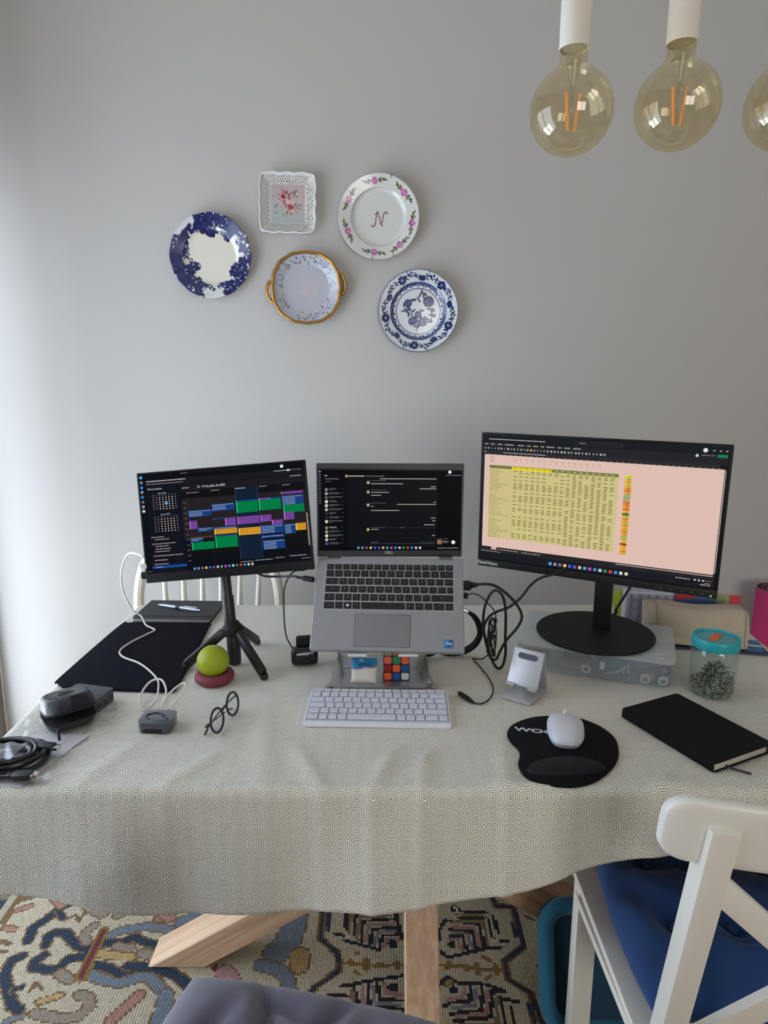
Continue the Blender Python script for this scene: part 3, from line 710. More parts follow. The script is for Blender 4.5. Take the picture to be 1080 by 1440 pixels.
# ================================================================ wall plates
class Cv:
    """painted decoration on a [-1,1] square"""
    def __init__(s, N, bg):
        s.N = N; s.a = np.empty((N, N, 3)); s.a[:] = lin(bg); g = (np.arange(N)+.5)/N*2-1; s.X, s.Y = np.meshgrid(g, g)
    def win(s, x, y, r):
        i0 = max(0, int((x-r+1)/2*s.N)); i1 = min(s.N, int((x+r+1)/2*s.N)+2); j0 = max(0, int((y-r+1)/2*s.N)); j1 = min(s.N, int((y+r+1)/2*s.N)+2)
        return slice(j0, j1), slice(i0, i1)
    def disc(s, x, y, r, c, al=1):
        w = s.win(x, y, r); k = np.hypot(s.X[w]-x, s.Y[w]-y) < r; s.a[w][k] = s.a[w][k]*(1-al)+np.array(lin(c))*al
    def ell(s, x, y, a, b, ang, c, al=1):
        w = s.win(x, y, max(a, b)); dx, dy = s.X[w]-x, s.Y[w]-y; u = dx*math.cos(ang)+dy*math.sin(ang); v = -dx*math.sin(ang)+dy*math.cos(ang)
        k = (u/a)**2+(v/b)**2 < 1; s.a[w][k] = s.a[w][k]*(1-al)+np.array(lin(c))*al
    def line(s, P, wd, c):
        for (ax, ay), (bx, by) in zip(P[:-1], P[1:]):
            n = max(2, int(math.hypot(bx-ax, by-ay)/(wd*.5)))
            for i in range(n+1): s.disc(ax+(bx-ax)*i/n, ay+(by-ay)*i/n, wd/2, c)
    def curve(s, P, wd, c): s.line([(q.x, q.y) for q in spline([(x, y, 0) for x, y in P], 6)], wd, c)
    def ring(s, r, wd, c):
        k = np.abs(np.hypot(s.X, s.Y)-r) < wd/2; s.a[k] = lin(c)
    def leaf(s, x, y, ang, l, w, c): s.ell(x+l/2*math.cos(ang), y+l/2*math.sin(ang), l/2, w/2, ang, c)
    def at(s, u, v):
        i = min(s.N-1, max(0, int((u+1)/2*s.N))); j = min(s.N-1, max(0, int((v+1)/2*s.N))); return tuple(s.a[j, i])
def plate(name, label, x, z, r, cv, prof, rim=lambda a: 1., nr=84, na=220, hooks=(), gloss=GLAZE, extra=None, wfn=None):
    """prof: (radius fraction, stand-off towards the room) pairs"""
    t = thing(name, label, 'plate', (x, YW-.002, z), group='decorative plates on the wall')
    m = M(); pr = [p[0] for p in prof]; ph = [p[1] for p in prof]; rs = [i/nr for i in range(nr+1)]; vs = [(0, -ph[0], 0)]; fs = []; cs = []
    for q in rs[1:]:
        for j in range(na):
            a = 2*math.pi*j/na; k = 1+(rim(a)-1)*q**3
            d = float(np.interp(q, pr, ph)) + (wfn(a)*q**6 if wfn else 0)
            vs.append((q*r*k*math.cos(a), -d, q*r*k*math.sin(a)))
    for j in range(na): fs.append((0, 1+j, 1+(j+1) % na)); cs.append(cv.at(0, 0))
    for i in range(1, nr):
        for j in range(na):
            A = 1+(i-1)*na; B = 1+i*na; fs.append((A+j, B+j, B+(j+1) % na, A+(j+1) % na)); q = (i+.5)/nr; a = 2*math.pi*(j+.5)/na; cs.append(cv.at(q*math.cos(a), q*math.sin(a)))
    m.v = vs; m.f = fs; m.c = cs
    o = m.build('dish', gloss, t, smooth=60); s = o.modifiers.new('thickness', 'SOLIDIFY'); s.thickness = .004; s.offset = -1
    M().lathe([(r*.52, 0), (r*.55, 0), (r*.55, .006), (r*.52, .006)], (0, 0, 0), 40, rotm(90)).build('foot_ring', mat('porcelain_white', (222, 222, 216), .25), t)
    for a in hooks:
        a = R(a); k = r*rim(a); e = ph[-1]
        M().tube([(k*.93*math.cos(a), -e-.0015, k*.93*math.sin(a)), (k*1.01*math.cos(a), -e-.003, k*1.01*math.sin(a)), (k*1.02*math.cos(a), -e+.008, k*1.02*math.sin(a))], .0011, 6).build('hanger_hook', mat('dark_wire', (70, 68, 66), .4, metal=.6), t)
    if extra: extra(t)
    return t
rr = random.Random(11)
W0 = (214, 216, 212)
PROF = [(0, .009), (.60, .0085), (.66, .012), (.70, .017), (1, .026)]
# 1 flow-blue plate
c = Cv(260, (226, 222, 206)); c.a[np.hypot(c.X, c.Y) > .70] = lin((214, 216, 214))
def dens(a, r):
    a = a % 360
    if 40 <= a < 112: return r > .62+.10*math.sin(R(a*6)) or (78 < a < 100 and r > .47)
    if 112 <= a < 150: return .70 < r < .86
    if 150 <= a < 258: return r > .66-.06*math.sin(R(a*5)) or (198 < a < 222 and r > .42)
    if 258 <= a < 288: return r > .90 and False
    if 288 <= a < 360: return r > .74+.05*math.sin(R(a*7)) or (320 < a < 345 and r > .56)
    return r > .84 or (8 < a < 22 and r > .72)
BL = [(24, 32, 82), (30, 40, 94), (38, 48, 106), (20, 26, 70)]
for i in range(2600):
    a = rr.uniform(0, 360); q = math.sqrt(rr.uniform(.14, 1))
    if dens(a, q): c.disc(q*math.cos(R(a)), q*math.sin(R(a)), rr.uniform(.02, .042), rr.choice(BL))
for i in range(150):
    a = rr.uniform(0, 360); q = math.sqrt(rr.uniform(.3, 1))
    if dens(a, q):
        x, y = q*math.cos(R(a)), q*math.sin(R(a)); s = rr.uniform(.02, .05)
        for k in range(5): c.disc(x+s*math.cos(k*1.257), y+s*math.sin(k*1.257), s*.34, rr.choice([(48, 60, 118), (58, 70, 128), (40, 52, 108)]))
for a, q in ((118, .72), (128, .80), (140, .76), (150, .70), (262, .72), (272, .78), (284, .74), (195, .52), (180, .60), (330, .60), (318, .66), (90, .52), (75, .60), (62, .62), (105, .60), (208, .40), (25, .74)):
    x, y = q*math.cos(R(a)), q*math.sin(R(a)); d = rr.uniform(0, 6)
    c.curve([(x, y), (x+.07*math.cos(d), y+.07*math.sin(d)), (x+.09*math.cos(d+1), y+.09*math.sin(d+1)), (x+.05*math.cos(d+1.8), y+.05*math.sin(d+1.8))], .024, BL[0])
    for k in range(4): c.leaf(x, y, d+2+k*.9, .07, .03, rr.choice(BL))
plate('plate', 'round flow-blue plate with dark blue scroll rim, leftmost on the wall', -.541, 1.768, .1265, c, PROF, lambda a: 1+.008*math.cos(a*12), hooks=(112, 258))
# 2 white plate with pink flowers and monogram
c = Cv(260, (216, 217, 212)); c.ring(.685, .012, (168, 170, 166))
for a in (97, 42, -10, -51, -98, -157, -209):
    A = R(a); x, y = .84*math.cos(A), .84*math.sin(A); tx, ty = -math.sin(A), math.cos(A)
    for s in (-1, 1):
        for k, (dd, an, l) in enumerate(((.08, .5, .12), (.12, 0, .14), (.08, -.5, .12), (.17, .35, .10), (.2, -.2, .12))):
            g = rr.choice([(92, 104, 58), (112, 120, 70), (78, 88, 52), (120, 110, 60)]); base = math.atan2(ty*s, tx*s)
            c.leaf(x+tx*s*dd, y+ty*s*dd, base+an, l, .038, g)
    for k in range(6): c.disc(x+.05*math.cos(k*1.05), y+.05*math.sin(k*1.05), .036, rr.choice([(186, 92, 156), (204, 120, 176), (170, 78, 140)]))
    c.disc(x, y, .02, (222, 180, 200)); c.disc(x-tx*.1, y-ty*.1, .022, (130, 130, 190)); c.disc(x+tx*.09-.02, y+ty*.09, .022, (196, 100, 170))
for P in ([(-.16, -.16), (-.12, -.18), (-.07, -.12), (-.05, 0), (-.03, .12), (-.01, .16)], [(-.06, .10), (-.01, .16), (.03, .04), (.07, -.10), (.10, -.16)], [(.09, -.14), (.12, 0), (.15, .12), (.20, .16), (.23, .11)]):
    Q = spline([(x-.02, y-.03, 0) for x, y in P], 4)
    for k, q in enumerate(Q): c.disc(q.x, q.y, .020, [(150, 90, 110), (176, 130, 140), (110, 110, 90)][k % 3])
plate('plate', 'round white plate with pink flower sprays and a letter N in the middle', -.016, 1.882, .1240, c, PROF, hooks=(72, 260, 292))
# 3 blue and white floral plate
D0 = (24, 38, 88); D1 = (38, 54, 110); c = Cv(280, (214, 219, 222)); c.a[np.hypot(c.X, c.Y) > .985] = lin(D1)
c.ring(.70, .022, D1); c.ring(.665, .05, (84, 100, 150)); c.ring(.56, .022, D1)
for i in range(60):
    a = i*2*math.pi/60; q = .635+.02*math.sin(i*2.4); c.disc(q*math.cos(a), q*math.sin(a), .026, D0 if i % 2 else D1)
for i in range(10):
    A = i*2*math.pi/10+.2; x, y = .84*math.cos(A), .84*math.sin(A); tx, ty = -math.sin(A), math.cos(A)
    if i % 2:
        for k in range(7): c.disc(x+.07*math.cos(k*.9), y+.07*math.sin(k*.9), .042, D0 if k % 2 else D1)
        c.disc(x, y, .028, (150, 164, 200)); c.disc(x, y, .012, D0)
    else:
        for k in range(5): c.leaf(x, y, A+math.pi+(k-2)*.5, .12, .045, D0)
        c.ell(x, y, .09, .028, A+math.pi/2, D1)
    for s in (-1, 1):
        c.curve([(x+tx*s*.06, y+ty*s*.06), (x*1.04+tx*s*.15, y*1.04+ty*s*.15), (x*.97+tx*s*.24, y*.97+ty*s*.24)], .022, D1)
        for k in range(4):
            d = .10+k*.05; c.leaf(x+tx*s*d, y+ty*s*d, A+(.9 if k % 2 else -2.2)+rr.uniform(-.3, .3), .10, .042, rr.choice([D0, D1]))
for P in ([(-.04, -.48), (-.02, -.30), (-.14, -.12), (-.30, -.02), (-.36, .10)], [(-.02, -.30), (.08, -.22), (.24, -.26), (.34, -.14), (.36, -.02)], [(-.14, -.10), (-.22, .10), (-.24, .26)], [(-.20, .22), (-.02, .34), (.10, .44), (.13, .36)], [(.34, -.05), (.30, .10), (.28, .2)], [(0, -.28), (.06, -.1), (.04, .04)]):
    c.curve(P, .024, D0)
    Q = spline([(x, y, 0) for x, y in P], 3)
    for k, q in enumerate(Q[1:]): c.leaf(q.x, q.y, k*2.4+rr.uniform(0, 1), rr.uniform(.09, .14), .05, rr.choice([D0, D1]))
for x, y, s in ((.26, .24, .14), (-.26, .20, .10), (.0, -.08, .09), (-.14, -.24, .11), (.12, -.26, .11)):
    for k in range(14): c.disc(x+s*.75*math.cos(k*.45), y+s*.75*math.sin(k*.45), s*.27, rr.choice([D0, D1]))
    for k in range(8): c.disc(x+s*.35*math.cos(k*.8), y+s*.35*math.sin(k*.8), s*.2, rr.choice([D1, (96, 112, 164)]))
    c.disc(x, y, s*.14, D0)
plate('plate', 'round blue and white plate with a flower spray in the middle, lowest on the wall', .109, 1.602, .1255, c, PROF, hooks=(108, 74, 248, 284))
# 4 gilt plate with two handles
c = Cv(240, (186, 188, 196)); q = np.hypot(c.X, c.Y)
c.a += (np.array(lin((196, 184, 190)))-c.a)*np.clip(1-q/.45, 0, 1)[..., None]
nz = RNG.uniform(-1, 1, (12, 12)); nz = np.kron(nz, np.ones((20, 20)))[..., None]; c.a = c.a*(1+.025*nz)
for a0 in (95, 20, -35, -95, -150, 160, 60, -65, 128):
    for k in range(16):
        A = R(a0+rr.uniform(-17, 17)); q0 = rr.uniform(.70, .88); x, y = q0*math.cos(A), q0*math.sin(A)
        (c.disc(x, y, rr.uniform(.018, .032), rr.choice([(110, 116, 158), (136, 140, 178), (156, 160, 196)])) if k % 2 else c.leaf(x, y, rr.uniform(0, 6), .08, .028, rr.choice([(126, 128, 92), (112, 116, 106), (146, 132, 96)])))
GOLDC = lin((168, 122, 58))
def gil(a): return 1+.022*math.cos(a*4+math.pi)+.008*math.cos(a*16)
GOLD = mat('gilding', (186, 138, 66), .3, metal=.85, var=.15, vs=60, bump=.3, bs=150)
def gold_extra(t):
    P = [(.1085*gil(a)*math.cos(a), -.0245, .1085*gil(a)*math.sin(a)) for a in [i*2*math.pi/96 for i in range(96)]]
    M().tube(P, .0082, 10, closed=True, raw=True, flat=.6).build('gilt_rim', GOLD, t, smooth=60)
    for a0 in (186, 6):
        A = R(a0); ux, uz = math.cos(A), math.sin(A); vx, vz = -uz, ux
        L_ = [(.108, -.034), (.114, -.028), (.121, -.018), (.1245, 0), (.121, .018), (.114, .028), (.108, .034)]
        M().tube([(ux*r_+vx*s_, -.022, uz*r_+vz*s_) for r_, s_ in L_], [.004, .0055, .0045, .005, .0045, .0055, .004], 8).build('handle', GOLD, t, smooth=60)
plate('plate', 'pale lilac handled plate with scalloped gold rim, in the middle of the wall group', -.245, 1.672, .1100, c, [(0, .009), (.66, .009), (.74, .013), (1, .024)], gil, hooks=(255, 285), extra=gold_extra)
# 5 square pierced dish
def square_dish():
    t = thing('square_dish', 'square white pierced-edge dish painted with pink roses, topmost on the left', 'plate', (-.2965, YW-.002, 1.922), (0, R(1.5), 0), group='decorative plates on the wall')
    c = Cv(200, (208, 206, 200)); k = (np.abs(c.X) < .60) & (np.abs(c.Y) < .64); f = np.clip(.5+.5*(c.X*.6+c.Y*.8), 0, 1)[..., None]
    c.a[k] = (np.array(lin((170, 190, 186)))*(1-f)+np.array(lin((198, 164, 164)))*f)[k]
    for (x, y, s) in ((-.16, .22, .22), (.10, -.10, .21), (.26, .32, .09)):
        for i in range(70):
            a = i*2.4; q0 = s*math.sqrt(i/70)*(1 if s > .1 else .8)
            c.ell(x+q0*math.cos(a), y+q0*math.sin(a), .055, .035, a+1.2, rr.choice([(196, 138, 142), (212, 168, 168), (168, 96, 104), (220, 186, 182)]) if i > 14 else rr.choice([(140, 62, 74), (164, 84, 94)]))
    for i in range(34):
        a = rr.uniform(0, 6.28); q0 = rr.uniform(.26, .46); x, y = -.03+q0*math.cos(a), .04+q0*math.sin(a)*.95
        if abs(x) < .5 and abs(y) < .52: c.leaf(x, y, a+rr.uniform(-.5, .5), .13, .04, rr.choice([(110, 124, 112), (136, 146, 134), (92, 104, 92)]))
    m = M(); n = 84; h = .0865
    def pos(i, j):
        u, v = i/n*2-1, j/n*2-1; b = max(abs(u), abs(v)); x, z = u*h, v*h
        sc_ = 1+.020*math.cos((v if abs(u) > abs(v) else u)*math.pi*4)*(b**4); kx = 1-.05*abs(u*v)**5
        d = .008 if b < .62 else .008+.016*((b-.62)/.38)**1.2
        return (x*sc_*kx, -d, z*sc_*kx)
    idx = {}
    for j in range(n):
        for i in range(n):
            u, v = (i+.5)/n*2-1, (j+.5)/n*2-1; b = max(abs(u), abs(v)); s_ = min(abs(u), abs(v))
            if .66 < b < .93 and s_ < .74 and (i+2*((j//3) % 2)) % 4 < 2 and j % 3 < 2 and (i*7+j*5) % 11 != 0: continue
            if u*u+v*v > 1.85: continue
            f = []
            for a, b2 in ((i, j), (i+1, j), (i+1, j+1), (i, j+1)):
                if (a, b2) not in idx: idx[(a, b2)] = len(m.v); m.v.append(pos(a, b2))
                f.append(idx[(a, b2)])
            m.f.append(tuple(f)); m.c.append(c.at(u, v))
    o = m.build('dish', GLAZE, t, smooth=60); s = o.modifiers.new('thickness', 'SOLIDIFY'); s.thickness = .003; s.offset = -1
    M().tube([(x*(1+.02*math.cos((z if abs(x) > abs(z) else x)/.0865*math.pi*4)), -.0242, z*(1+.02*math.cos((z if abs(x) > abs(z) else x)/.0865*math.pi*4))) for x, z in [(p_[0], p_[1]) for p_ in sum([[(a_[0]+(b_[0]-a_[0])*k/10, a_[1]+(b_[1]-a_[1])*k/10) for k in range(10 if math.hypot(b_[0]-a_[0], b_[1]-a_[1]) > .05 else 1)] for a_, b_ in zip(rrect(.171, .171, .022, 5), rrect(.171, .171, .022, 5)[1:]+rrect(.171, .171, .022, 5)[:1])], [])]], .0024, 8, closed=True, raw=True).build('beaded_rim', mat('porcelain_white', (222, 222, 216), .25), t)
    M().box((0, -.0035, 0), (.08, .007, .08), bev=.002).build('foot', MATS['porcelain_white'], t)
square_dish()

# ================================================================ portable monitor on tripod
PW, PH = .370, .242
pm = thing('portable_monitor', 'slim black portable monitor showing a week calendar, tilted on the left', 'monitor', (-.3464, 1.4428, 1.0949), (-.182, -.0781, .0301))
M().box((0, .0045, 0), (PW, .009, PH), bev=.003).build('housing', BEZ, pm)
p = Pix(PW, PH, -.0006)
M().box((0, -.00015, (.534-.5)*PH), (PW*.965, .0007, PH*.885), col=None).build('display', PANEL, pm)
p.y = -.0008
p.r(.012, .085, .985, .985, (13, 15, 24)); p.r(.048, .085, .245, .865, (18, 20, 30), 1); p.r(.25, .205, .985, .80, (17, 16, 20), 1)
p.r(.25, .36, .985, .735, (36, 31, 34), 2); p.r(.052, .87, .98, .925, (26, 25, 32), 1); p.r(.25, .80, .985, .865, (29, 27, 32), 1)
p.r(.571, .147, .702, .80, (17, 32, 52), 3)
for u in (.571, .702): p.r(u-.0008, .147, u+.0008, .80, (50, 80, 120), 4)
for u in (.285, .425, .835, .972): p.r(u-.0006, .2, u+.0006, .8, (44, 42, 50), 4)
for k in range(12): p.r(.28, .60-.0305*k, .97, .6012-.0305*k, (42, 38, 44), 3); p.words(.262, .278, .70-.048*k, .006, (150, 145, 150), 3, seed=k)
B_, G_, P_, Y_ = (22, 60, 122), (0, 122, 66), (112, 66, 150), (222, 158, 42)
EV = [(.288, .566, .422, .624, B_), (.288, .456, .333, .530, P_), (.338, .427, .421, .462, B_), (.289, .338, .358, .375, B_), (.291, .267, .423, .334, G_),
 (.430, .599, .560, .666, B_), (.432, .527, .493, .538, B_), (.499, .462, .561, .533, P_), (.430, .440, .562, .455, B_), (.430, .391, .563, .436, Y_), (.432, .269, .562, .371, G_), (.432, .372, .562, .384, B_),
 (.572, .569, .697, .669, G_), (.572, .669, .697, .682, B_), (.573, .465, .700, .533, P_), (.573, .367, .701, .429, Y_),
 (.706, .576, .834, .672, G_), (.706, .672, .769, .684, P_), (.769, .672, .834, .684, B_), (.709, .471, .771, .531, P_), (.774, .438, .837, .479, P_), (.708, .361, .836, .436, B_), (.708, .320, .837, .346, B_), (.712, .218, .838, .301, B_),
 (.842, .704, .968, .724, P_), (.845, .607, .969, .690, B_), (.847, .537, .969, .607, G_), (.847, .472, .906, .540, P_), (.846, .343, .906, .433, B_), (.910, .371, .970, .432, Y_)]
for i, (a, b, c_, d, k) in enumerate(EV):
    p.r(a, b, c_, d, k, 5); p.r(a, b, a+.003, d, tuple(min(255, x*1.7+40) for x in k), 6)
    if k == B_:
        v = d-.010; j = 0
        while v > b+.004: p.words(a+.006, c_-.004 if j == 0 else a+(c_-a)*.6, v, .0065, (170, 190, 225), 6, seed=i*9+j, lo=.006, hi=.02, gap=.0015); v -= .0135; j += 1
    elif k == Y_:
        for j in range(3): p.words(a+.006, c_-.006, d-.011-.016*j, .006, (110, 74, 20), 6, seed=i*9+j, lo=.006, hi=.016)
    elif k == P_: p.words(a+.007, a+.03, d-.012, .005, (70, 35, 100), 6, seed=i)
for x0, v0, txt in ((.088, .790, 'julho 2026'), (.092, .600, 'agosto 2026')):
    p.text(x0+.03, v0+.012, txt, .0042, (190, 185, 190), 3, left=True)
for r0 in range(7):
    for c0 in range(8):
        if r0 == 0: col = (110, 108, 118)
        else: col = (205, 185, 175) if 1 < c0 < 7 else (120, 118, 130)
        u, v = .088+.0185*c0, .785-.0205*r0; p.r(u-.003, v-.004, u+.003, v+.004, col, 3)
        v = .590-.0215*r0; p.r(u-.003, v-.004, u+.003, v+.004, col, 3)
p.disc(.162, .712, .0036, (70, 150, 235), 2)
p.text(.352, .833, '13 - 17 de julho de 2026', .0062, (225, 222, 226), 4, left=True); p.words(.262, .30, .833, .010, (190, 186, 192), 3, seed=3)
for u0, v0, w0 in ((.285, .785, .07), (.43, .79, .05), (.575, .790, .055), (.715, .79, .045), (.85, .787, .045)): p.words(u0, u0+w0, v0, .008, (170, 166, 172) if u0 != .575 else (235, 235, 240), 5, seed=int(u0*99))
p.words(.055, .285, .915, .011, (215, 212, 218), 3, seed=4); p.words(.055, .27, .890, .009, (150, 148, 156), 3, seed=5); p.text(.060, .845, 'Novo evento', .0058, (205, 202, 208), 3, left=True)
p.r(.255, .962, .60, .976, (22, 22, 30), 2); p.words(.26, .30, .968, .007, (140, 138, 148), 3, seed=1)
p.disc(.857, .957, .0035, (235, 232, 236)); p.words(.81, .885, .918, .008, (200, 198, 204), 3, seed=6); p.words(.905, .968, .92, .008, (130, 128, 136), 3, seed=7); p.r(.885, .911, .903, .925, (215, 215, 220), 3); p.words(.90, .965, .863, .009, (195, 192, 198), 3, seed=8)
for i, (v0, a, b) in enumerate(((.410, .055, .13), (.388, .076, .16), (.349, .058, .195), (.327, .074, .156), (.302, .074, .164), (.279, .072, .156), (.240, .06, .232), (.201, .065, .141), (.165, .062, .145))): p.words(a, b, v0, .009, (200, 178, 176), 3, seed=20+i)
p.r(.048, .127, .249, .149, (22, 74, 150), 2); p.words(.07, .11, .138, .007, (190, 205, 235), 3, seed=2)
for i, v0 in enumerate((.955, .91, .865, .825, .78, .735, .693, .652)): p.disc(.026, v0, .0032, [(80, 170, 235), (130, 128, 138), (50, 130, 220), (150, 148, 156), (50, 120, 200), (110, 108, 118), (150, 148, 156), (200, 200, 205)][i])
for i in range(16): u = .288+.0228*i; p.r(u, .089, u+.012, .108, ICONS[i], 3)
for a, b, v0 in ((.568, .644, .124), (.655, .758, .128), (.774, .829, .136)): p.words(a, b, v0, .006, (205, 200, 200), 4, seed=int(a*50))
p.r(.979, .226, .985, .521, (176, 150, 146), 4); p.words(.86, .96, .142, .008, (190, 186, 190), 4, seed=9); p.words(.93, .98, .112, .007, (160, 156, 160), 4, seed=10); p.words(.018, .045, .104, .005, (160, 158, 165), 3, seed=11)
p.r(.29, .378, .43, .3805, (150, 100, 60), 5)
p.m.build('screen_image', PIXELS, pm, smooth=0)
M().box((.150, .010, -.118), (.028, .012, .010), bev=.002).build('port_plug', BLK, pm)
M().box((-.188, .004, -.083), (.016, .009, .011), bev=.002).build('side_plug', mat('pale_plug', (206, 204, 196), .5), pm)
M().lathe([(.0, 0), (.007, 0), (.008, .004), (.008, .010), (.0, .011)], (0, 0, 0), 14, T(-.186, .012, -.104) @ rotm(0, -90)).build('knob', BLK, pm)
# tripod
tr = thing('tripod', 'black tabletop tripod under the portable monitor', 'tripod', (-.345, 1.456, TT))
M().lathe([(.0, .002), (.014, .002), (.0155, .006), (.0155, .075), (.013, .085)], (0, 0, 0), 20).build('centre_grip', BLK, tr)
M().lathe([(.014, .070), (.022, .073), (.024, .080), (.024, .090), (.020, .095), (.016, .099), (.0135, .104)], (0, 0, 0), 28).build('hub', BLKM, tr)
M().lathe([(.0135, .10), (.0135, .165), (.0115, .168), (.0115, .235), (.0095, .238), (.0095, .345)], (0, 0, 0), 24).xf(Matrix.Shear('XY', 4, (-.055, .0))).build('pole', BLK, tr)
M().box((-.013, .012, .335), (.035, .022, .05), bev=.004).build('clamp', BLK, tr)
for fx, fy in ((-.107, -.030), (.083, -.080), (.031, .116)):
    d = Vector((fx, fy, 0)).normalized(); m = M()
    m.beam((d.x*.020, d.y*.020, .082), (fx*.97, fy*.97, .0115), .021, .016, up=(-d.y, d.x, 0), bev=.005)
    lg = m.build('leg', BLK, tr)
    M().lathe([(0, 0.0015), (.008, .0015), (.0095, .006), (.008, .013)], (fx*.985, fy*.985, 0), 14).build('rubber_foot', RUBBER, lg)

# ================================================================ large monitor
BW, BH = .540, .330
bm_ = thing('desktop_monitor', 'large black desktop monitor showing a spreadsheet, its round foot on the clear box', 'monitor', (.4727, 1.4982, 1.1064), (.014, .0068, -.4775))
m = M().box((0, .010, 0), (BW, .018, BH), bev=.003); m.box((0, .028, -.01), (.34, .022, .20), bev=.008); m.build('housing', BEZ, bm_)
m = M(); m.box((0, -.0006, -.1558), (BW-.004, .002, .0178), bev=.0006); m.build('chin', mat('chin_black', (22, 22, 24), .45), bm_)
M().box((0, .0006, .014), (BW-.014, .0015, BH-.042)).build('display', PANEL, bm_)
p = Pix(BW, BH, -.0004)
p.r(.014, .062, .985, .985, (38, 37, 41)); p.r(.014, .062, .985, .118, (28, 28, 34), 1); p.r(.014, .935, .985, .985, (30, 31, 37), 1); p.r(.014, .848, .985, .872, (26, 27, 32), 1)
p.r(.020, .158, .977, .846, (222, 190, 178), 1)
SH = (206, 188, 134)
p.r(.044, .228, .594, .770, (204, 192, 132), 2); p.r(.044, .228, .146, .748, (205, 190, 134), 3); p.r(.044, .748, .594, .770, (110, 120, 62), 3); p.r(.146, .746, .322, .766, (232, 212, 34), 4)
for u in np.arange(.05, .97, .0185): p.r(u, .16, u+.0007, .845, (212, 182, 170), 2) if u > .655 else None
for v in np.arange(.17, .845, .0125): p.r(.655, v, .975, v+.0008, (214, 184, 172), 2)
rr2 = random.Random(4); v = .736; ri = 0
while v > .236:
    ri += 1
    if ri % 14: p.words(.048, .048+rr2.choice([.03, .04, .055, .06]) if ri % 9 else .14, v, .0032, (96, 84, 52), 4, seed=ri, lo=.006, hi=.02)
    sparse = ri % 7 in (5, 0) or ri % 11 == 3
    for ci in range(17):
        u = .155+ci*.0255
        if sparse and (ci < 9 or rr2.random() < .4): continue
        if rr2.random() < .06: continue
        p.r(u, v-.0026, u+rr2.uniform(.012, .017), v+.0022, (98, 88, 50), 4)
    v -= .0128
p.r(.497, .228, .498, .768, (150, 150, 90), 5)
for ci in range(17):
    u = .155+ci*.0255
    if ci > 6: p.r(u, .757, u+.014, .761, (214, 214, 160), 5)
    else: p.r(u, .755, u+.012, .760, (150, 130, 20), 5)
    if ci < 15: p.r(u, .818, u+.010, .821, (130, 100, 92), 4); p.r(u+.004, .800, u+.009, .803, (130, 100, 92), 4)
for v in (.828, .810, .792): p.r(.046, v, .066, v+.004, (140, 110, 100), 4)
v = .765; i = 0
SC = [(232, 212, 34), (190, 200, 110), (226, 172, 60), (232, 186, 70), (200, 190, 90), (226, 150, 50), (230, 130, 60), (226, 172, 60), (160, 170, 110), (150, 160, 120), (156, 168, 116), (232, 120, 60), (228, 140, 50), (226, 160, 70), (230, 120, 50), (236, 190, 80), (76, 110, 40), (190, 190, 90), (232, 150, 60), (228, 170, 60), (210, 180, 80), (232, 160, 60), (236, 180, 60), (226, 160, 60), (214, 160, 60), (232, 176, 70), (160, 170, 110), (190, 190, 90), (236, 190, 80), (190, 50, 40), (226, 180, 60), (236, 190, 80), (226, 160, 60), (232, 170, 70)]
for i, k in enumerate(SC):
    v = .765-(i+1)*.016; p.r(.618, v, .646, v+.0157, k, 3)
    if i not in (8, 9, 10, 26): p.r(.628, v+.004, .642, v+.009, tuple(x*.6 for x in k), 4)
p.words(.037, .285, .958, .0085, (200, 196, 196), 3, seed=1, lo=.006, hi=.02); p.r(.412, .950, .600, .974, (56, 56, 62), 2); p.r(.4135, .9525, .5985, .9715, (34, 35, 41), 3); p.words(.43, .455, .962, .006, (170, 168, 170), 4, seed=2)
for i, w in enumerate((.02, .025, .025, .05, .035, .02, .025, .018, .04, .02, .03, .04)): u = .019+sum((.02, .025, .025, .05, .035, .02, .025, .018, .04, .02, .03, .04)[:i])+i*.007; p.words(u, u+w*.8, .922, .0085, (196, 192, 192), 3, seed=30+i, lo=.01, hi=.02, gap=.001)
for i in range(36): u = .020+.0145*i; p.r(u, .886, u+rr2.uniform(.004, .009), .899, rr2.choice([(150, 148, 150), (120, 120, 124), (180, 178, 180)]) if i != 14 else (230, 200, 60), 3)
p.r(.014, .852, .96, .878, (44, 43, 47), 2); p.words(.016, .03, .864, .007, (170, 168, 170), 3, seed=3); p.words(.105, .29, .864, .008, (190, 186, 186), 3, seed=4)
for i in range(40): p.r(.04+i*.0235, .8485, .045+i*.0235, .8525, (130, 128, 130), 4)
p.disc(.904, .961, .0045, (225, 222, 222)); [p.r(u, .958, u+.008, .963, (190, 188, 190), 3) for u in (.93, .953, .974)]; p.r(.948, .919, .982, .937, (30, 130, 78), 3); p.words(.892, .94, .929, .010, (120, 118, 122), 3, seed=5); p.disc(.876, .925, .003, (210, 208, 208))
p.r(.064, .137, .089, .158, (206, 176, 166), 3); p.words(.098, .19, .142, .007, (196, 186, 184), 3, seed=6); p.words(.205, .288, .140, .007, (196, 186, 184), 3, seed=7); p.words(.017, .11, .122, .006, (186, 176, 174), 3, seed=8)
p.r(.608, .1455, .976, .1495, (214, 190, 182), 3); p.r(.9795, .17, .9825, .84, (190, 170, 164), 3)
for i in range(16): u = .329+.0212*i; p.r(u, .077, u+.0125, .097, ICONS[i], 3)
p.words(.842, .895, .110, .007, (206, 200, 198), 3, seed=9); [p.r(u, .106, u+.007, .115, (210, 206, 204), 3) for u in (.91, .925, .94)]; p.r(.95, .110, .975, .112, (170, 166, 164), 3); p.words(.935, .972, .083, .007, (206, 200, 198), 3, seed=10); p.words(.95, .97, .094, .005, (206, 200, 198), 3, seed=11)
p.m.build('screen_image', PIXELS, bm_, smooth=0)
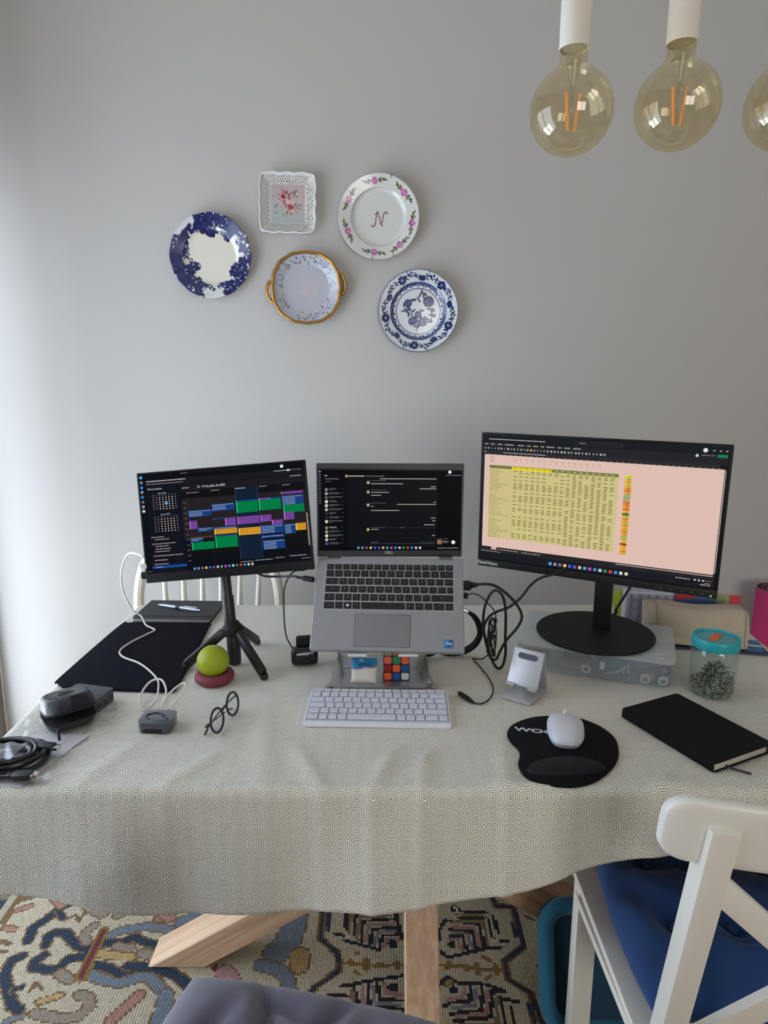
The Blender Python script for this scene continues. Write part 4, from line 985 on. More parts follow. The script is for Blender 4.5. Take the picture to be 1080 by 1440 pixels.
lo = M(); add_text(lo, 'ThinkVision', .0112, T(-.2440, -.0019, -.1560) @ XZ, (210, 212, 200), bold=.0004); lo.build('logo', PRINT, bm_, smooth=0)
sy = M()
for u in (.79, .83, .87, .905, .945): sy.box(((u-.5)*BW, -.0018, -.1572), (.006, .0004, .004), col=lin((58, 58, 60)))
sy.build('button_marks', PRINT, bm_, smooth=0)
M().box((.2575, -.0018, -.1600), (.003, .0006, .002)).build('power_light', mat('green_led', (150, 230, 60), .4, **{'Emission Color': (.4, 1, .1, 1), 'Emission Strength': 1.0}), bm_)
BINV = (T(.4727, 1.4982, 1.1064) @ Euler((.014, .0068, -.4775)).to_matrix().to_4x4()).inverted() @ T(.491, 1.483, .8195)
M().lathe([(0, 0), (.131, 0), (.133, .002), (.133, .0045), (.131, .006), (0, .006)], (0, 0, 0), 72).xf(BINV).build('stand_base', BLKM, bm_)
M().box((.012, .022, .155), (.040, .024, .300), rotm(0, 0, -24), bev=.004).xf(BINV).build('neck', BLK, bm_)
M().box((.020, .030, .30), (.09, .016, .09), rotm(0, 0, -27), bev=.003).xf(BINV).build('mount_plate', BLK, bm_)

# ================================================================ laptop
LW = .321
lp = thing('laptop', 'open grey laptop on the aluminium stand, chat window on its screen', 'laptop', (.0087, 1.3689, .9345), (0, 0, 0))
bs = M().box((0, .0085, 0), (LW, .017, .212), bev=.0045, seg=3).build('base', LAPG, lp, rot=(-.7076, -.0082, -.071))
# base plane is local xz, keys face -y; v up to the hinge
m = M(); m.box(((.5025-.5)*LW, -.0001, (.663-.5)*.212), (.884*LW, .0008, .508*.212), bev=.0003); m.build('key_well', mat('key_well', (160, 161, 166), .45, metal=.2), bs)
ROWS = [(.853, .916, [1]*15+[1]), (.773, .846, [1]*13+[1.6]), (.688, .760, [1.55]+[1]*12+[1.05]), (.602, .674, [1.8]+[1]*12+[.8]), (.514, .588, [1.25]+[1]*11+[2.6]), (.425, .500, [1.3, 1, 1, 1, 5.1, 1.05, 1.05, 1, 1.35, 1])]
LET = [['Esc'] + ['F%d' % i for i in range(1, 13)] + ['PrtSc', 'Del', 'O'], list('\\1234567890\'«')+['Bksp'], ['Tab']+list('QWERTYUIOP+´')+['Ent'], ['Caps']+list('ASDFGHJKLÇºª')+['~'][:1], ['Shift', '<']+list('ZXCVBNM,.-')+['Shift'], ['Ctrl', 'Fn', 'W', 'Alt', '', 'AltGr', 'Ctrl', '<', '^', '>']]
kc = {}; leg_m = M()
for (v0, v1, ws), ls in zip(ROWS, LET):
    tot = sum(ws); u = .068; full = .934-.068; zc = ((v0+v1)/2-.5)*.212; hh = (v1-v0)*.212
    for k, w in enumerate(ws):
        uw = full*w/tot; wd = uw*LW-.0022; x = (u+uw/2-.5)*LW; key = round(wd, 4), round(hh, 4)
        if key not in kc: kc[key] = M().box((0, -.0008, 0), (wd, .0022, hh-.0004), bev=.0007, seg=1).mesh('key', KEYB)
        inst('key', kc[key], bs, (x, 0, zc))
        t_ = ls[k] if k < len(ls) else ''
        if t_ == 'W' and v0 == .425: leg_m.box((x, -.0022, zc), (.005, .0003, .005), col=lin((225, 225, 228)))
        elif t_: add_text(leg_m, t_, .0048 if len(t_) == 1 else .0030, T(x-(.001 if len(t_) > 1 else 0), -.0022, zc+.0006) @ XZ, (150, 150, 156))
        u += uw
leg_m.build('key_legends', PRINT, bs, smooth=0)
tpm = M(); tpm.box(((.470-.5)*LW, .0000, (.207-.5)*.212), (.362*LW, .0010, .328*.212), bev=.0004); tpm.build('touchpad', mat('touchpad_grey', (132, 132, 136), .4, metal=.2), bs)
tpe = M(); tpe.box(((.470-.5)*LW, .0002, (.207-.5)*.212), (.368*LW, .0010, .336*.212), bev=.0003); tpe.build('touchpad_edge', mat('edge_dark', (58, 58, 62), .5), bs)
st = M(); sx, sz = (.898-.5)*LW, (.083-.5)*.212
st.box((sx, -.0002, sz), (.0185, .0006, .0178), bev=.0002, col=lin((24, 112, 188))); st.box((sx+.004, -.0006, sz), (.010, .0002, .0178), col=lin((16, 84, 158)))
add_text(st, 'intel', .0042, T(sx-.003, -.0008, sz+.0050) @ XZ, (235, 240, 245)); add_text(st, 'CORE', .0056, T(sx, -.0008, sz) @ XZ, (235, 240, 245), bold=.0001); add_text(st, 'i5', .0036, T(sx+.0055, -.0008, sz-.0062) @ XZ, (235, 240, 245))
st.build('sticker', PRINT, bs, smooth=0)
for u in (.115, .883): M().tube([((u-.045-.5)*LW, .003, .1055), ((u+.045-.5)*LW, .003, .1055)], .0052, 12, raw=True).build('hinge', mat('hinge_grey', (92, 92, 97), .4, metal=.4), bs)
LH = .208
ld = M().box((0, .0035, 0), (LW, .007, LH), bev=.003, seg=2).build('lid', mat('lid_dark', (58, 58, 62), .5, metal=.2), lp, loc=(.0134-.0087, 1.4474-1.3689, 1.1179-.9345), rot=(-.028, .0076, .0306))
M().box((0, -.0002, .0015), (LW*.975, .0009, LH*.875)).build('display', PANEL, ld)
p = Pix(LW, LH, -.0009)
p.r(.016, .080, .985, .930, (8, 9, 13)); p.r(.016, .108, .048, .905, (13, 14, 19), 1); p.r(.048, .108, .20, .905, (10, 11, 15), 1); p.r(.205, .11, .82, .85, (17, 18, 22), 1)
for i, v0 in enumerate((.915, .885, .853, .823, .793, .763, .733, .70, .67, .64, .61, .585)): p.disc(.0245, v0, .0018, [(160, 160, 165), (200, 80, 90), (96, 100, 210)][i] if i < 3 else (95, 96, 104), 2)
p.words(.055, .075, .872, .011, (225, 225, 228), 3, seed=1); p.words(.06, .155, .838, .009, (150, 150, 155), 3, seed=2); p.words(.06, .10, .81, .008, (110, 110, 115), 3, seed=3)
for i in range(14):
    v0 = .725-.0425*i if i < 9 else .700-.0425*i
    p.disc(.067, v0, .0035, [(120, 120, 122), (150, 150, 150), (90, 92, 100), (215, 215, 210), (200, 200, 196), (170, 166, 160), (40, 42, 52), (44, 44, 50), (200, 200, 200), (150, 120, 92), (140, 150, 140), (212, 214, 190), (190, 180, 150), (70, 72, 150)][i], 2)
    p.words(.085, .135+.02*(i % 3), v0+.008, .0075, (140, 140, 145) if i != 9 else (215, 215, 218), 3, seed=40+i, lo=.01, hi=.03, gap=.001); p.words(.085, .12+.03*(i % 2), v0-.006, .0055, (96, 96, 102), 3, seed=60+i, lo=.01, hi=.03); p.words(.168, .182, v0+.008, .006, (100, 100, 106), 3, seed=80+i)
p.disc(.204, .868, .003, (176, 140, 110)); p.words(.215, .325, .868, .011, (225, 222, 214), 3, seed=4, lo=.01, hi=.03, gap=.001); p.words(.335, .46, .868, .009, (150, 150, 155), 3, seed=5)
for v0, n in ((.800, (.52, .785, .62)), (.700, (.49, .70, .49)), (.563, (.37, .545, .375)), (.300, (.40, .305, .42))): p.disc(.350, v0, .0034, (176, 158, 124), 2); p.words(.366, .47, v0+.022, .006, (110, 110, 120), 3, seed=int(v0*100), lo=.01, hi=.03)
for a, b, v0 in ((.43, .812, .840), (.370, .585, .788), (.370, .492, .697), (.370, .437, .667), (.700, .812, .735), (.775, .81, .757), (.547, .812, .570), (.795, .812, .592), (.370, .386, .548), (.37, .562, .505), (.780, .810, .425), (.79, .81, .395), (.733, .806, .352), (.372, .422, .302), (.79, .81, .235)): p.words(a, b, v0, .0085, (216, 208, 200), 3, seed=int(v0*1000), lo=.008, hi=.022, gap=.0012)
p.r(.366, .3200, .815, .3218, (58, 58, 92), 3); p.words(.57, .60, .321, .006, (130, 126, 160), 4, seed=6); p.r(.366, .148, .812, .150, (90, 90, 130), 3); p.words(.37, .42, .163, .007, (120, 120, 126), 3, seed=7)
for i in range(6): p.r(.715+.0165*i, .158, .719+.0165*i, .166, (120, 120, 126), 3)
p.disc(.902, .912, .0034, (238, 236, 236)); p.words(.875, .98, .878, .009, (150, 150, 155), 3, seed=8); p.r(.826, .141, .856, .19, (146, 112, 84), 3); p.words(.862, .905, .172, .007, (210, 208, 206), 3, seed=9); p.words(.862, .90, .158, .006, (150, 148, 150), 3, seed=19); p.disc(.937, .163, .0042, (232, 232, 232)); p.words(.83, .90, .20, .005, (130, 128, 132), 3, seed=12)
for i in range(16): u = .284+.0283*i; p.r(u-.007, .092, u+.007, .113, ICONS[i], 3)
p.words(.83, .97, .100, .008, (180, 178, 182), 3, seed=10)
p.m.build('screen_image', PIXELS, ld, smooth=0)
dl = M(); add_text(dl, 'DELL', .0085, T(-.0015, -.0007, (.050-.5)*LH) @ XZ, (176, 176, 180), bold=.00015); dl.build('logo', PRINT, ld, smooth=0)
M().lathe([(0, 0), (.0018, 0), (.0018, .0006), (0, .0007)], (0, 0, 0), 14, T(-.003, -.0005, (.966-.5)*LH) @ rotm(90)).build('webcam_lens', BLK, ld)

# laptop stand
ls_ = thing('laptop_stand', 'folding aluminium laptop stand with flat base plate under the laptop', 'laptop stand', (-.006, 1.42, TT))
out = [(-.118, -.090), (-.106, -.082), (-.096, -.088), (.092, -.088), (.102, -.082), (.116, -.090), (.119, -.084), (.108, -.06), (.104, .075), (.096, .085), (-.096, .085), (-.104, .075), (-.110, -.06), (-.121, -.084)]
M().prism(out, 0, .004, bev=.001).build('base_plate', ALU, ls_)
M().tube([(-.084, -.052, .0042), (-.084, -.005, .0042), (-.080, .004, .0042), (-.045, .006, .0042)], .0007, 6).tube([(.05, .006, .0042), (.08, .006, .0042)], .0007, 6).build('groove_lines', ALUG, ls_)
# support plate lies under the laptop base plane
ca, sa = math.cos(.7076), math.sin(.7076)
def onpl(x, t, d):  # t along slope from the centre, d below the base underside
    yy, zz = 1.3689+(.018+d)*ca, .9345-(.018+d)*sa
    return (x+.006, yy+t*sa-1.42, zz+t*ca-TT)
m = M()
for x in (-.062, .062): m.beam(onpl(x, -.108, .0025), onpl(x, .085, .0025), .055, .003, up=(0, ca, -sa), bev=.001)
m.beam(onpl(-.09, .06, .0025), onpl(.09, .06, .0025), .05, .003, up=(0, ca, -sa), bev=.001); m.beam(onpl(-.09, -.02, .0025), onpl(.09, -.02, .0025), .04, .003, up=(0, ca, -sa), bev=.001)
tpp = m.build('support_plate', ALU, ls_)
for x in (-.055, .050):
    a = onpl(x-.020, -.1095, -.002); b = onpl(x+.020, -.1095, -.002)
    M().tube([a, b], .0035, 10, raw=True).build('lip', mat('clear_silicone', (214, 216, 216), .25), ls_)
for x in (-.098, .098):
    M().beam((x, .060, .006), onpl(x, .02, .006), .006, .026, up=(0, 1, 0), bev=.001).build('arm', ALU, ls_)
    M().beam((x*.9, -.02, .006), onpl(x*.9, -.06, .006), .005, .020, up=(0, 1, 0), bev=.001).build('arm', ALU, ls_)

# ================================================================ white keyboard
kb = thing('keyboard', 'slim white compact wireless keyboard lying in front of the laptop stand', 'keyboard', (-.0115, 1.239, TT), (0, 0, R(-1.8)))
m = M(); m.prism(rrect(.284, .134, .006, 4), .001, .010, bev=.0022); m.xf(Matrix.Shear('XY', 4, (0, 0))); m.xf(rotm(1.8)); kbo = m.build('body', WPLAS, kb)
K2 = [([1.2]+[1]*13+[1.2], .0125), ([1]*13+[1.9], .0196), ([1.5]+[1]*12+[1.3], .0196), ([1.75]+[1]*12+[1.1], .0196), ([1.25]+[1]*11+[2.6], .0196), ([1.2, 1, 1, 1, 5.2, 1, 1, 1, 1.4, 1], .0196)]
L2 = [['esc']+['f%d' % i for i in range(1, 13)], list('\\1234567890\'«'), ['tab']+list('QWERTYUIOP+´'), ['caps']+list('ASDFGHJKLÇº'), ['shift', '<']+list('ZXCVBNM,.-'), ['ctrl', 'fn', '..', 'alt', '', 'alt', 'fn', 'ctrl', '', '']]
y = .0632; kc2 = {}; lg = M()
for (ws, h), ls2 in zip(K2, L2):
    tot = sum(ws); x = -.1365; y0 = y-h
    for k, w in enumerate(ws):
        uw = .273*w/tot; key = (round(uw, 4), h)
        if key not in kc2:
            kc2[key] = M().box((0, 0, .0012), (uw-.0032, h-.0032, .0028), bev=.0008, seg=1).mesh('key', KEYW)
        zz = .0106+.0314*(y0+h/2); inst('key', kc2[key], kb, (x+uw/2, y0+h/2, zz), (R(1.8), 0, 0))
        if k < len(ls2) and ls2[k]: add_text(lg, ls2[k], .0045 if len(ls2[k]) == 1 else .0034, T(x+uw/2, y0+h/2, zz+.00275) @ rotm(1.8), (120, 122, 132))
        x += uw
    y = y0-.0016
lg.build('key_legends', PRINT, kb, smooth=0)
M().box((0, 0, .0103), (.276, .118, .0006), rotm(1.8)).build('key_bed', mat('key_bed', (176, 178, 188), .5), kb)

# ================================================================ storage box under the monitor
ox = thing('storage_box', 'clear frosted plastic organiser box of small parts, holding up the large monitor', 'box', (.494, 1.483, TT), (0, 0, R(-21)))
FROST = frosted('frosted_plastic', (.90, .93, .95), (.84, .89, .93), .15); LIDM = frosted('frosted_lid', (.88, .90, .90), (.80, .84, .84), .40)
bx, by, bh = .334, .216, .056
def shell(w0, w1, d0, d1, z0, z1, r, th):
    bot = rrect(w0, d0, r, 5); top = rrect(w1, d1, r, 5); bi = rrect(w0-2*th, d0-2*th, r-th, 5); ti = rrect(w1-2*th, d1-2*th, r-th, 5); n = len(bot); m = M()
    vs = [(x, y, z0) for x, y in bot]+[(x, y, z1) for x, y in top]+[(x, y, z1) for x, y in ti]+[(x, y, z0+th) for x, y in bi]
    fs = [(k*n+i, k*n+(i+1) % n, (k+1)*n+(i+1) % n, (k+1)*n+i) for k in range(3) for i in range(n)]+[tuple(range(n-1, -1, -1)), tuple(range(3*n, 4*n))]
    return m.add(vs, fs)
shell(bx-.010, bx, by-.010, by, 0.0005, bh, .022, .0014).build('body', FROST, ox)
M().prism(rrect(.340, .222, .02, 6), bh, bh+.0075, bev=.002).build('lid', LIDM, ox)
M().tube([(x, y, bh+.0078) for x, y in rrect(.045, .022, .010, 5, .125, -.085)], .0008, 5, closed=True, raw=True).build('lid_grip', LIDM, ox)
for x in (-.078, .004, .084): M().box((x, -.045, .027), (.0022, .105, .050), bev=.0005).build('divider', FROST, ox)
cont = [((-.04, -.075, .012), (.05, .02, .018), (150, 118, 80), 'card'), ((-.035, -.055, .03), (.06, .014, .03), (70, 60, 62), 'pouch'), ((-.125, -.07, .016), (.06, .03, .028), (170, 160, 120), 'card'), ((.042, -.06, .028), (.062, .03, .044), (34, 92, 104), 'teal_packet'),
        ((.125, -.075, .012), (.045, .02, .018), (176, 138, 104), 'eraser'), ((.115, -.055, .032), (.05, .016, .034), (96, 110, 158), 'blue_packet'), ((.138, -.082, .018), (.016, .016, .03), (24, 36, 74), 'battery')]
for q, d, c_, nm in cont: M().box(q, d, rotm(0, 0, 0), bev=.003).build(nm, mat('content_'+nm, c_, .6), ox)
for x, y, z, r in ((-.012, -.090, .012, .008), (-.010, -.086, .028, .011), (.112, -.092, .010, .0085), (.148, -.092, .011, .008), (.150, -.07, .026, .010)):
    M().tube([(x+r*math.cos(a), y, z+r*math.sin(a)) for a in [i*math.pi/8 for i in range(16)]], .0028, 6, closed=True, raw=True).build('ring', mat('ring_white', (206, 208, 212), .4) if r < .01 else mat('ring_navy', (34, 40, 70), .4), ox)
m = M()
for i in range(5): m.beam((.03+.012*i, -.085, .006+.002*i), (.058+.004*i, -.08, .012+.006*i), .003, .003, bev=.0008)
m.build('clips', mat('content_clips', (190, 206, 206), .35), ox)
m = M(); m.box((.022, -.09, .026), (.010, .003, .018), bev=.001); m.build('white_hook', MATS['ring_white'], ox)

# ================================================================ phone stand
ps = thing('phone_stand', 'folded aluminium phone stand with an oval slot, in front of the clear box', 'phone stand', (.297, 1.316, TT), (0, 0, R(-36)))
AL2 = mat('brushed_aluminium', (206, 206, 210), .38, metal=.45, vs=120)
w = .068; m = M()
m.prism([(x, y-.006) for x, y in rrect(w, .090, .004, 3)], .0005, .0040, bev=.0008); m.build('base_plate', AL2, ps)
M().beam((0, .0375, .002), (0, .018, .088), w, .0032, up=(0, 1, 0), bev=.0008).build('rear_strut', AL2, ps)
fp = M().beam((0, .016, .0885), (0, -.016, .020), w, .0034, up=(0, 1, 0), bev=.0008).build('front_plate', AL2, ps)
fd = Vector((0, -.032, -.0685)).normalized(); nrm = Vector((0, -fd.z, fd.y)); nrm = -nrm if nrm.y > 0 else nrm
ctr = Vector((0, .016, .0885))+fd*.014+nrm*.0019
mt = Matrix(((1, 0, 0), tuple(fd), tuple(nrm))).transposed().to_4x4(); mt.translation = ctr
M().prism(rrect(.044, .0125, .006, 6), -.0002, .0004, mt).build('slot', mat('slot_grey', (86, 90, 100), .6), ps)
for x in (-.024, .024): M().tube([(x-.009, -.0205, .0195), (x+.009, -.0205, .0195)], .0042, 12, raw=True).build('lip', SILVER, ps)

# ================================================================ jar
jr = thing('glass_jar', 'clear jar with turquoise lid, half full of dried grey-green herbs', 'jar', (.690, 1.318, TT))
JG = glass_mix('jar_glass', (.84, .95, .96), .05, .06)
M().lathe([(0, .001), (.036, .001), (.042, .006), (.0445, .016), (.0462, .06), (.0465, .085), (.0455, .098), (.041, .108), (.0395, .114), (.0395, .122)], (0, 0, 0), 48).build('glass_body', JG, jr, smooth=60)
TQ = mat('turquoise_lid', (38, 170, 178), .4)
M().lathe([(.0455, .104), (.0465, .106), (.0470, .112), (.0470, .121), (.0455, .125), (.0425, .1255), (.0415, .122), (0, .1215)], (0, 0, 0), 56).build('lid', TQ, jr)
M().prism([(-.022, -.010), (-.012, -.014), (.020, .006), (.022, .013), (.012, .016), (-.021, .0)], .1205, .1238, rotm(0, 0, 18), bev=.0006).build('lid_inlay', mat('orange_inlay', (222, 108, 46), .5), jr)
hm = M(); rq = random.Random(3)
ICO = bmesh.new(); bmesh.ops.create_icosphere(ICO, subdivisions=1, radius=1); IV = [v.co.copy() for v in ICO.verts]; IF = [tuple(v.index for v in f.verts) for f in ICO.faces]; ICO.free()
for i in range(1800):
    a = rq.uniform(0, 6.283); q = .0415*math.sqrt(rq.random()); x, y = q*math.cos(a), q*math.sin(a); top = .024+.45*max(0, x+.015)+.006*math.sin(a*3)+.026*math.exp(-((x-.010)/.016)**2)
    z = rq.uniform(.005, max(.012, top)); s = rq.uniform(.0014, .0036); g = rq.choice([(164, 158, 134), (140, 134, 114), (184, 178, 156), (122, 112, 96), (148, 146, 132), (96, 86, 70)])
    mt = T(x, y, z) @ Euler((rq.uniform(0, 3), rq.uniform(0, 3), 0)).to_matrix().to_4x4() @ Matrix.Diagonal((s, s*rq.uniform(.5, 1), s*rq.uniform(.4, 1), 1)); hm.add([mt @ v for v in IV], IF, lin(g))
ho = hm.build('dried_herbs', PRINT, jr, smooth=0); ho['kind'] = 'stuff'

# ================================================================ mouse pad, mouse
PADP = [(.343, 1.212), (.315, 1.211), (.286, 1.205), (.252, 1.185), (.235, 1.163), (.228, 1.138), (.232, 1.113), (.239, 1.094), (.239, 1.075), (.232, 1.053), (.230, 1.032), (.236, 1.008), (.254, .990), (.281, .982), (.316, .983), (.350, .998), (.383, 1.028), (.406, 1.060), (.418, 1.090), (.425, 1.129), (.416, 1.163), (.397, 1.189), (.372, 1.207)]
pd = thing('mouse_pad', 'black mouse pad with a gel wrist rest and white letters WOO', 'mouse pad', (.32, 1.10, TT))
sp = spline([(x-.32, y-1.10, 0) for x, y in PADP], 3, True)
M().prism([(q.x, q.y) for q in reversed(sp)], .0, .0035, bev=.001, seg=1).build('pad', mat('black_cloth_pad', (15, 15, 19), .9, bump=.4, bs=1200, **{'Specular IOR Level': .2}), pd, smooth=50)
wm = M()
def wrist(u, v):
    a = v*2*math.pi; q = math.sin(u*math.pi/2); x = -.012+.068*q*math.cos(a); y = -.072+(.026+.006*math.sin(a))*q*math.sin(a)-.10*(x+.012)*0+.004*math.cos(a)
    return (x, y, .003+.014*math.cos(u*math.pi/2)**.7)
wm.grid(wrist, 14, 40); wm.build('wrist_rest', mat('black_gel', (22, 22, 28), .65, bump=.3, bs=1200, **{'Specular IOR Level': .3}), pd, smooth=80)
wt = M(); add_text(wt, 'WOO', .0185, T(-.0365, .0535, .0038) @ rotm(0, 0, -12) @ Matrix.Diagonal((1.55, 1, 1, 1)), (206, 208, 214), bold=.0006)
wt.build('lettering', PRINT, pd, smooth=0)
mo = thing('mouse', 'white wireless mouse resting on the black pad', 'mouse', (.336, 1.140, TT+.0037), (0, 0, R(-13)))
def mous(u, v):
    a = v*2*math.pi; q = math.sin(u*math.pi/2); ca, sa = math.cos(a), math.sin(a)
    x = .0335*q*math.copysign(abs(ca)**.62, ca)*(1+.10*q*sa); y = .054*q*math.copysign(abs(sa)**.72, sa)
    z = .009+.020*max(0, (1-(q**2.6)))**.55*(1-.18*(y/.056))
    return (x, y, z)
mm = M(); mm.grid(mous, 22, 56); mb_ = mm.build('shell', WPLAS, mo, smooth=80)
sk = M(); sk.grid(lambda u, v: (lambda b: (b[0]*(1-.10*(1-u)), b[1]*(1-.08*(1-u)), .0008+.0085*u))(mous(1, v)), 3, 56); sk.build('skirt', WPLAS, mo, smooth=80)
M().lathe([(.0, -.0035), (.006, -.0035), (.007, -.001), (.007, .001), (.006, .0035), (0, .0035)], (0, 0, 0), 20, T(0, .043, .022) @ rotm(0, 90)).build('scroll_wheel', mat('wheel_white', (232, 232, 234), .4), mo)
M().tube([(0, .052, .0185), (0, .032, .0292), (0, .012, .0322)], .0005, 5).build('button_seam', mat('seam_grey', (150, 152, 160), .6), mo)

# ================================================================ notebooks, pen
NB = mat('black_leatherette', (9, 9, 12), .65, bump=.3, bs=700, **{'Specular IOR Level': .2}); PAGE = mat('page_edges', (206, 200, 186), .85, vs=700, var=.12)
def notebook(name, label, loc, rz, w, d, h, cover, band=None, spine='left'):
    t = thing(name, label, 'notebook', loc, (0, 0, R(rz)), group='notebooks on the table')
    M().prism(rrect(w, d, .007, 4), 0, .0014, bev=.0005, seg=1).build('back_cover', cover, t); M().prism(rrect(w, d, .007, 4), h-.0014, h, bev=.0005, seg=1).build('front_cover', cover, t)
    M().box((0.001, 0, h/2), (w-.007, d-.007, h-.0030), bev=.001).build('pages', PAGE, t)
    M().box((-w/2+.002, 0, h/2), (.0045, d-.006, h-.0006), bev=.0015).build('spine', cover, t)
    return t
n1 = notebook('notebook', 'closed black notebook with cream pages lying at the right front of the table', (.5785, 1.152, TT), 25.5, .152, .213, .0165, NB)
M().tube([(-.045, -.098, .004), (-.040, -.113, .003), (-.030, -.124, .0016), (-.022, -.136, .0012)], .0013, 6, flat=1.8).build('ribbon', mat('ribbon_grey', (58, 60, 68), .7), n1)
M().tube([(.062, -.1015, .0005), (.062, -.1033, .009), (.062, -.1015, .0172)], .0022, 6).build('elastic_band', RUBBER, n1)
n2 = thing('notebook', 'dark grey notebook with elastic band, behind the black sleeve', 'notebook', (-.5695, 1.785, TT), (0, 0, R(-2)), group='notebooks on the table')
NG = mat('dark_grey_cover', (42, 43, 48), .6, bump=.3, bs=700)
M().prism(rrect(.212, .146, .006, 4), 0, .0014, bev=.0005, seg=1).build('back_cover', NG, n2); M().prism(rrect(.212, .146, .006, 4), .0116, .013, bev=.0005, seg=1).build('front_cover', NG, n2)
M().box((0, 0, .0065), (.205, .139, .0100), bev=.001).build('pages', mat('grey_page_edges', (150, 150, 152), .8, vs=700, var=.1), n2)
M().beam((-.106, -.052, .0136), (.106, -.052, .0136), .006, .0009, bev=.0003).build('elastic_band', RUBBER, n2)
pn = thing('pen', 'silver ballpoint pen lying on the dark grey notebook', 'pen', (-.571, 1.787, TT+.0175), (0, 0, R(-20)))
PR = rotm(0, 90)
M().lathe([(0, -.072), (.0012, -.070), (.0030, -.060), (.0042, -.050), (.0046, -.02), (.0046, .055), (.0042, .060), (0, .060)], (0, 0, 0), 16, PR).build('barrel', mat('silver_barrel', (186, 188, 196), .3, metal=.5), pn)
M().lathe([(.0048, -.01), (.0050, -.006), (.0050, .0), (.0048, .004)], (0, 0, 0), 16, PR).build('ring', BLK, pn)
M().beam((.018, 0, .0058), (.060, 0, .0062), .003, .0012, up=(0, 1, 0), bev=.0004).build('clip', SILVER, pn)
M().lathe([(.0028, .060), (.0028, .068), (.0, .069)], (0, 0, 0), 12, PR).build('push_button', SILVER, pn)

# ================================================================ sleeve
SL = mat('navy_neoprene', (15, 17, 26), .95, bump=.25, bs=1500, **{'Specular IOR Level': .15})
slp = [(-.711, 1.385), (-.706, 1.356), (-.690, 1.338), (-.662, 1.330), (-.478, 1.314), (-.453, 1.320), (-.442, 1.345), (-.462, 1.670), (-.466, 1.690), (-.476, 1.698), (-.655, 1.706), (-.684, 1.703), (-.698, 1.685)]
q = spline([(x+.58, y-1.51, 0) for x, y in slp], 4, True)
so = M().prism([(a.x, a.y) for a in q], 0, .006, bev=.0025, seg=3).build('laptop_sleeve', SL, None, (-.58, 1.51, TT), smooth=60)
M().tube([(a.x, a.y, .003) for a in q], .0022, 6, closed=True, raw=True).build('edge_binding', SL, so)
tag(so, 'flat black laptop sleeve lying along the left edge of the table', 'laptop sleeve')

# ================================================================ ball and ring
rg = M().tube([(.0315*math.cos(a), .0315*math.sin(a), .0112) for a in [i*2*math.pi/48 for i in range(48)]], .0115, 16, closed=True, raw=True).build('hand_grip_ring', mat('plum_rubber', (122, 48, 60), .65), None, (-.3705, 1.372, TT), smooth=80)
tag(rg, 'plum red rubber ring holding up the green ball', 'grip ring')
bl = M().lathe([(.0345*math.sin(a), -.0345*math.cos(a)) for a in [i*math.pi/28 for i in range(29)]], (0, 0, 0), 48)
bo = bl.build('massage_ball', mat('lime_rubber', (152, 164, 20), .5, var=.03), None, (-.3725, 1.373, TT+.0450), smooth=80); tag(bo, 'lime green rubber ball sitting in the plum ring', 'ball')

# ================================================================ webcam and its cable
wc = thing('webcam', 'black webcam lying on the table left of the laptop', 'webcam', (-.184, 1.462, TT), (0, 0, R(8)))
M().box((0, -.008, .0225), (.062, .034, .042), bev=.014, seg=4).build('body', mat('gloss_black', (14, 14, 16), .25), wc)
M().box((.004, .014, .045), (.046, .022, .030), bev=.007, seg=3).build('clip', BLKM, wc)
M().box((-.004, -.0252, .032), (.028, .001, .003), bev=.0004).build('white_stripe', mat('pale_stripe', (205, 205, 208), .4), wc)
M().tube([(.001, -.0256, .018), (.012, -.0256, .018)], .004, 10, raw=True, flat=.5).build('lens_slot', BLK, wc)
M().tube([(-.166, 1.450, .985), (-.200, 1.46, .977), (-.218, 1.46, .957), (-.227, 1.46, .923), (-.228, 1.46, .864), (-.224, 1.46, .82), (-.212, 1.462, .792)], .0018, 8).build('webcam_cable', RUBBER)
tag(bpy.data.objects['webcam_cable'], 'thin black cable running down from the portable monitor to the webcam', 'cable')
pc = thing('display_cable', 'black cable plugged into the left side of the laptop, under the portable monitor', 'cable', (-.24, 1.47, .97))
M().tube([(-.068, .030, .0), (-.036, .012, -.011), (.005, 0, -.009), (.037, -.03, .001), (.060, -.045, .002)], .0028, 8).build('cord', RUBBER, pc)
M().tube([(.048, -.041, .002), (.060, -.046, .002), (.064, -.048, .002), (.086, -.058, .002)], [.003, .0035, .0062, .0062], 10, raw=True).build('plug', BLKM, pc)

# ================================================================ white cable and the small charger box
WC = mat('white_cable', (214, 212, 204), .5)
z0 = TT+.0115; wpath = [(-.536, 1.452, 1.012), (-.565, 1.50, 1.005), (-.617, 1.58, .985), (-.648, 1.62, .952), (-.668, 1.645, .905), (-.672, 1.665, .855), (-.660, 1.68, .806), (-.640, 1.685, .785), (-.619, 1.657, z0+.006), (-.593, 1.640, z0+.001), (-.589, 1.630, z0), (-.601, 1.604, z0), (-.622, 1.552, z0), (-.628, 1.505, z0), (-.608, 1.470, z0), (-.559, 1.436, z0), (-.517, 1.391, z0), (-.486, 1.346, z0), (-.470, 1.300, z0+.002), (-.462, 1.262, TT+.010), (-.470, 1.232, TT+.006), (-.486, 1.240, TT+.005), (-.500, 1.285, TT+.012), (-.494, 1.325, TT+.020), (-.471, 1.325, TT+.024), (-.448, 1.284, TT+.020), (-.441, 1.240, TT+.018), (-.443, 1.205, TT+.014)]
wb = thing('charging_cable', 'long white cable looping from the portable monitor down over the sleeve', 'cable', (-.58, 1.5, TT))
mv = lambda P: [(x+.58, y-1.5, z-TT) for x, y, z in P]
M().tube(mv(wpath), .0021, 8, k=8).build('cord', WC, wb)
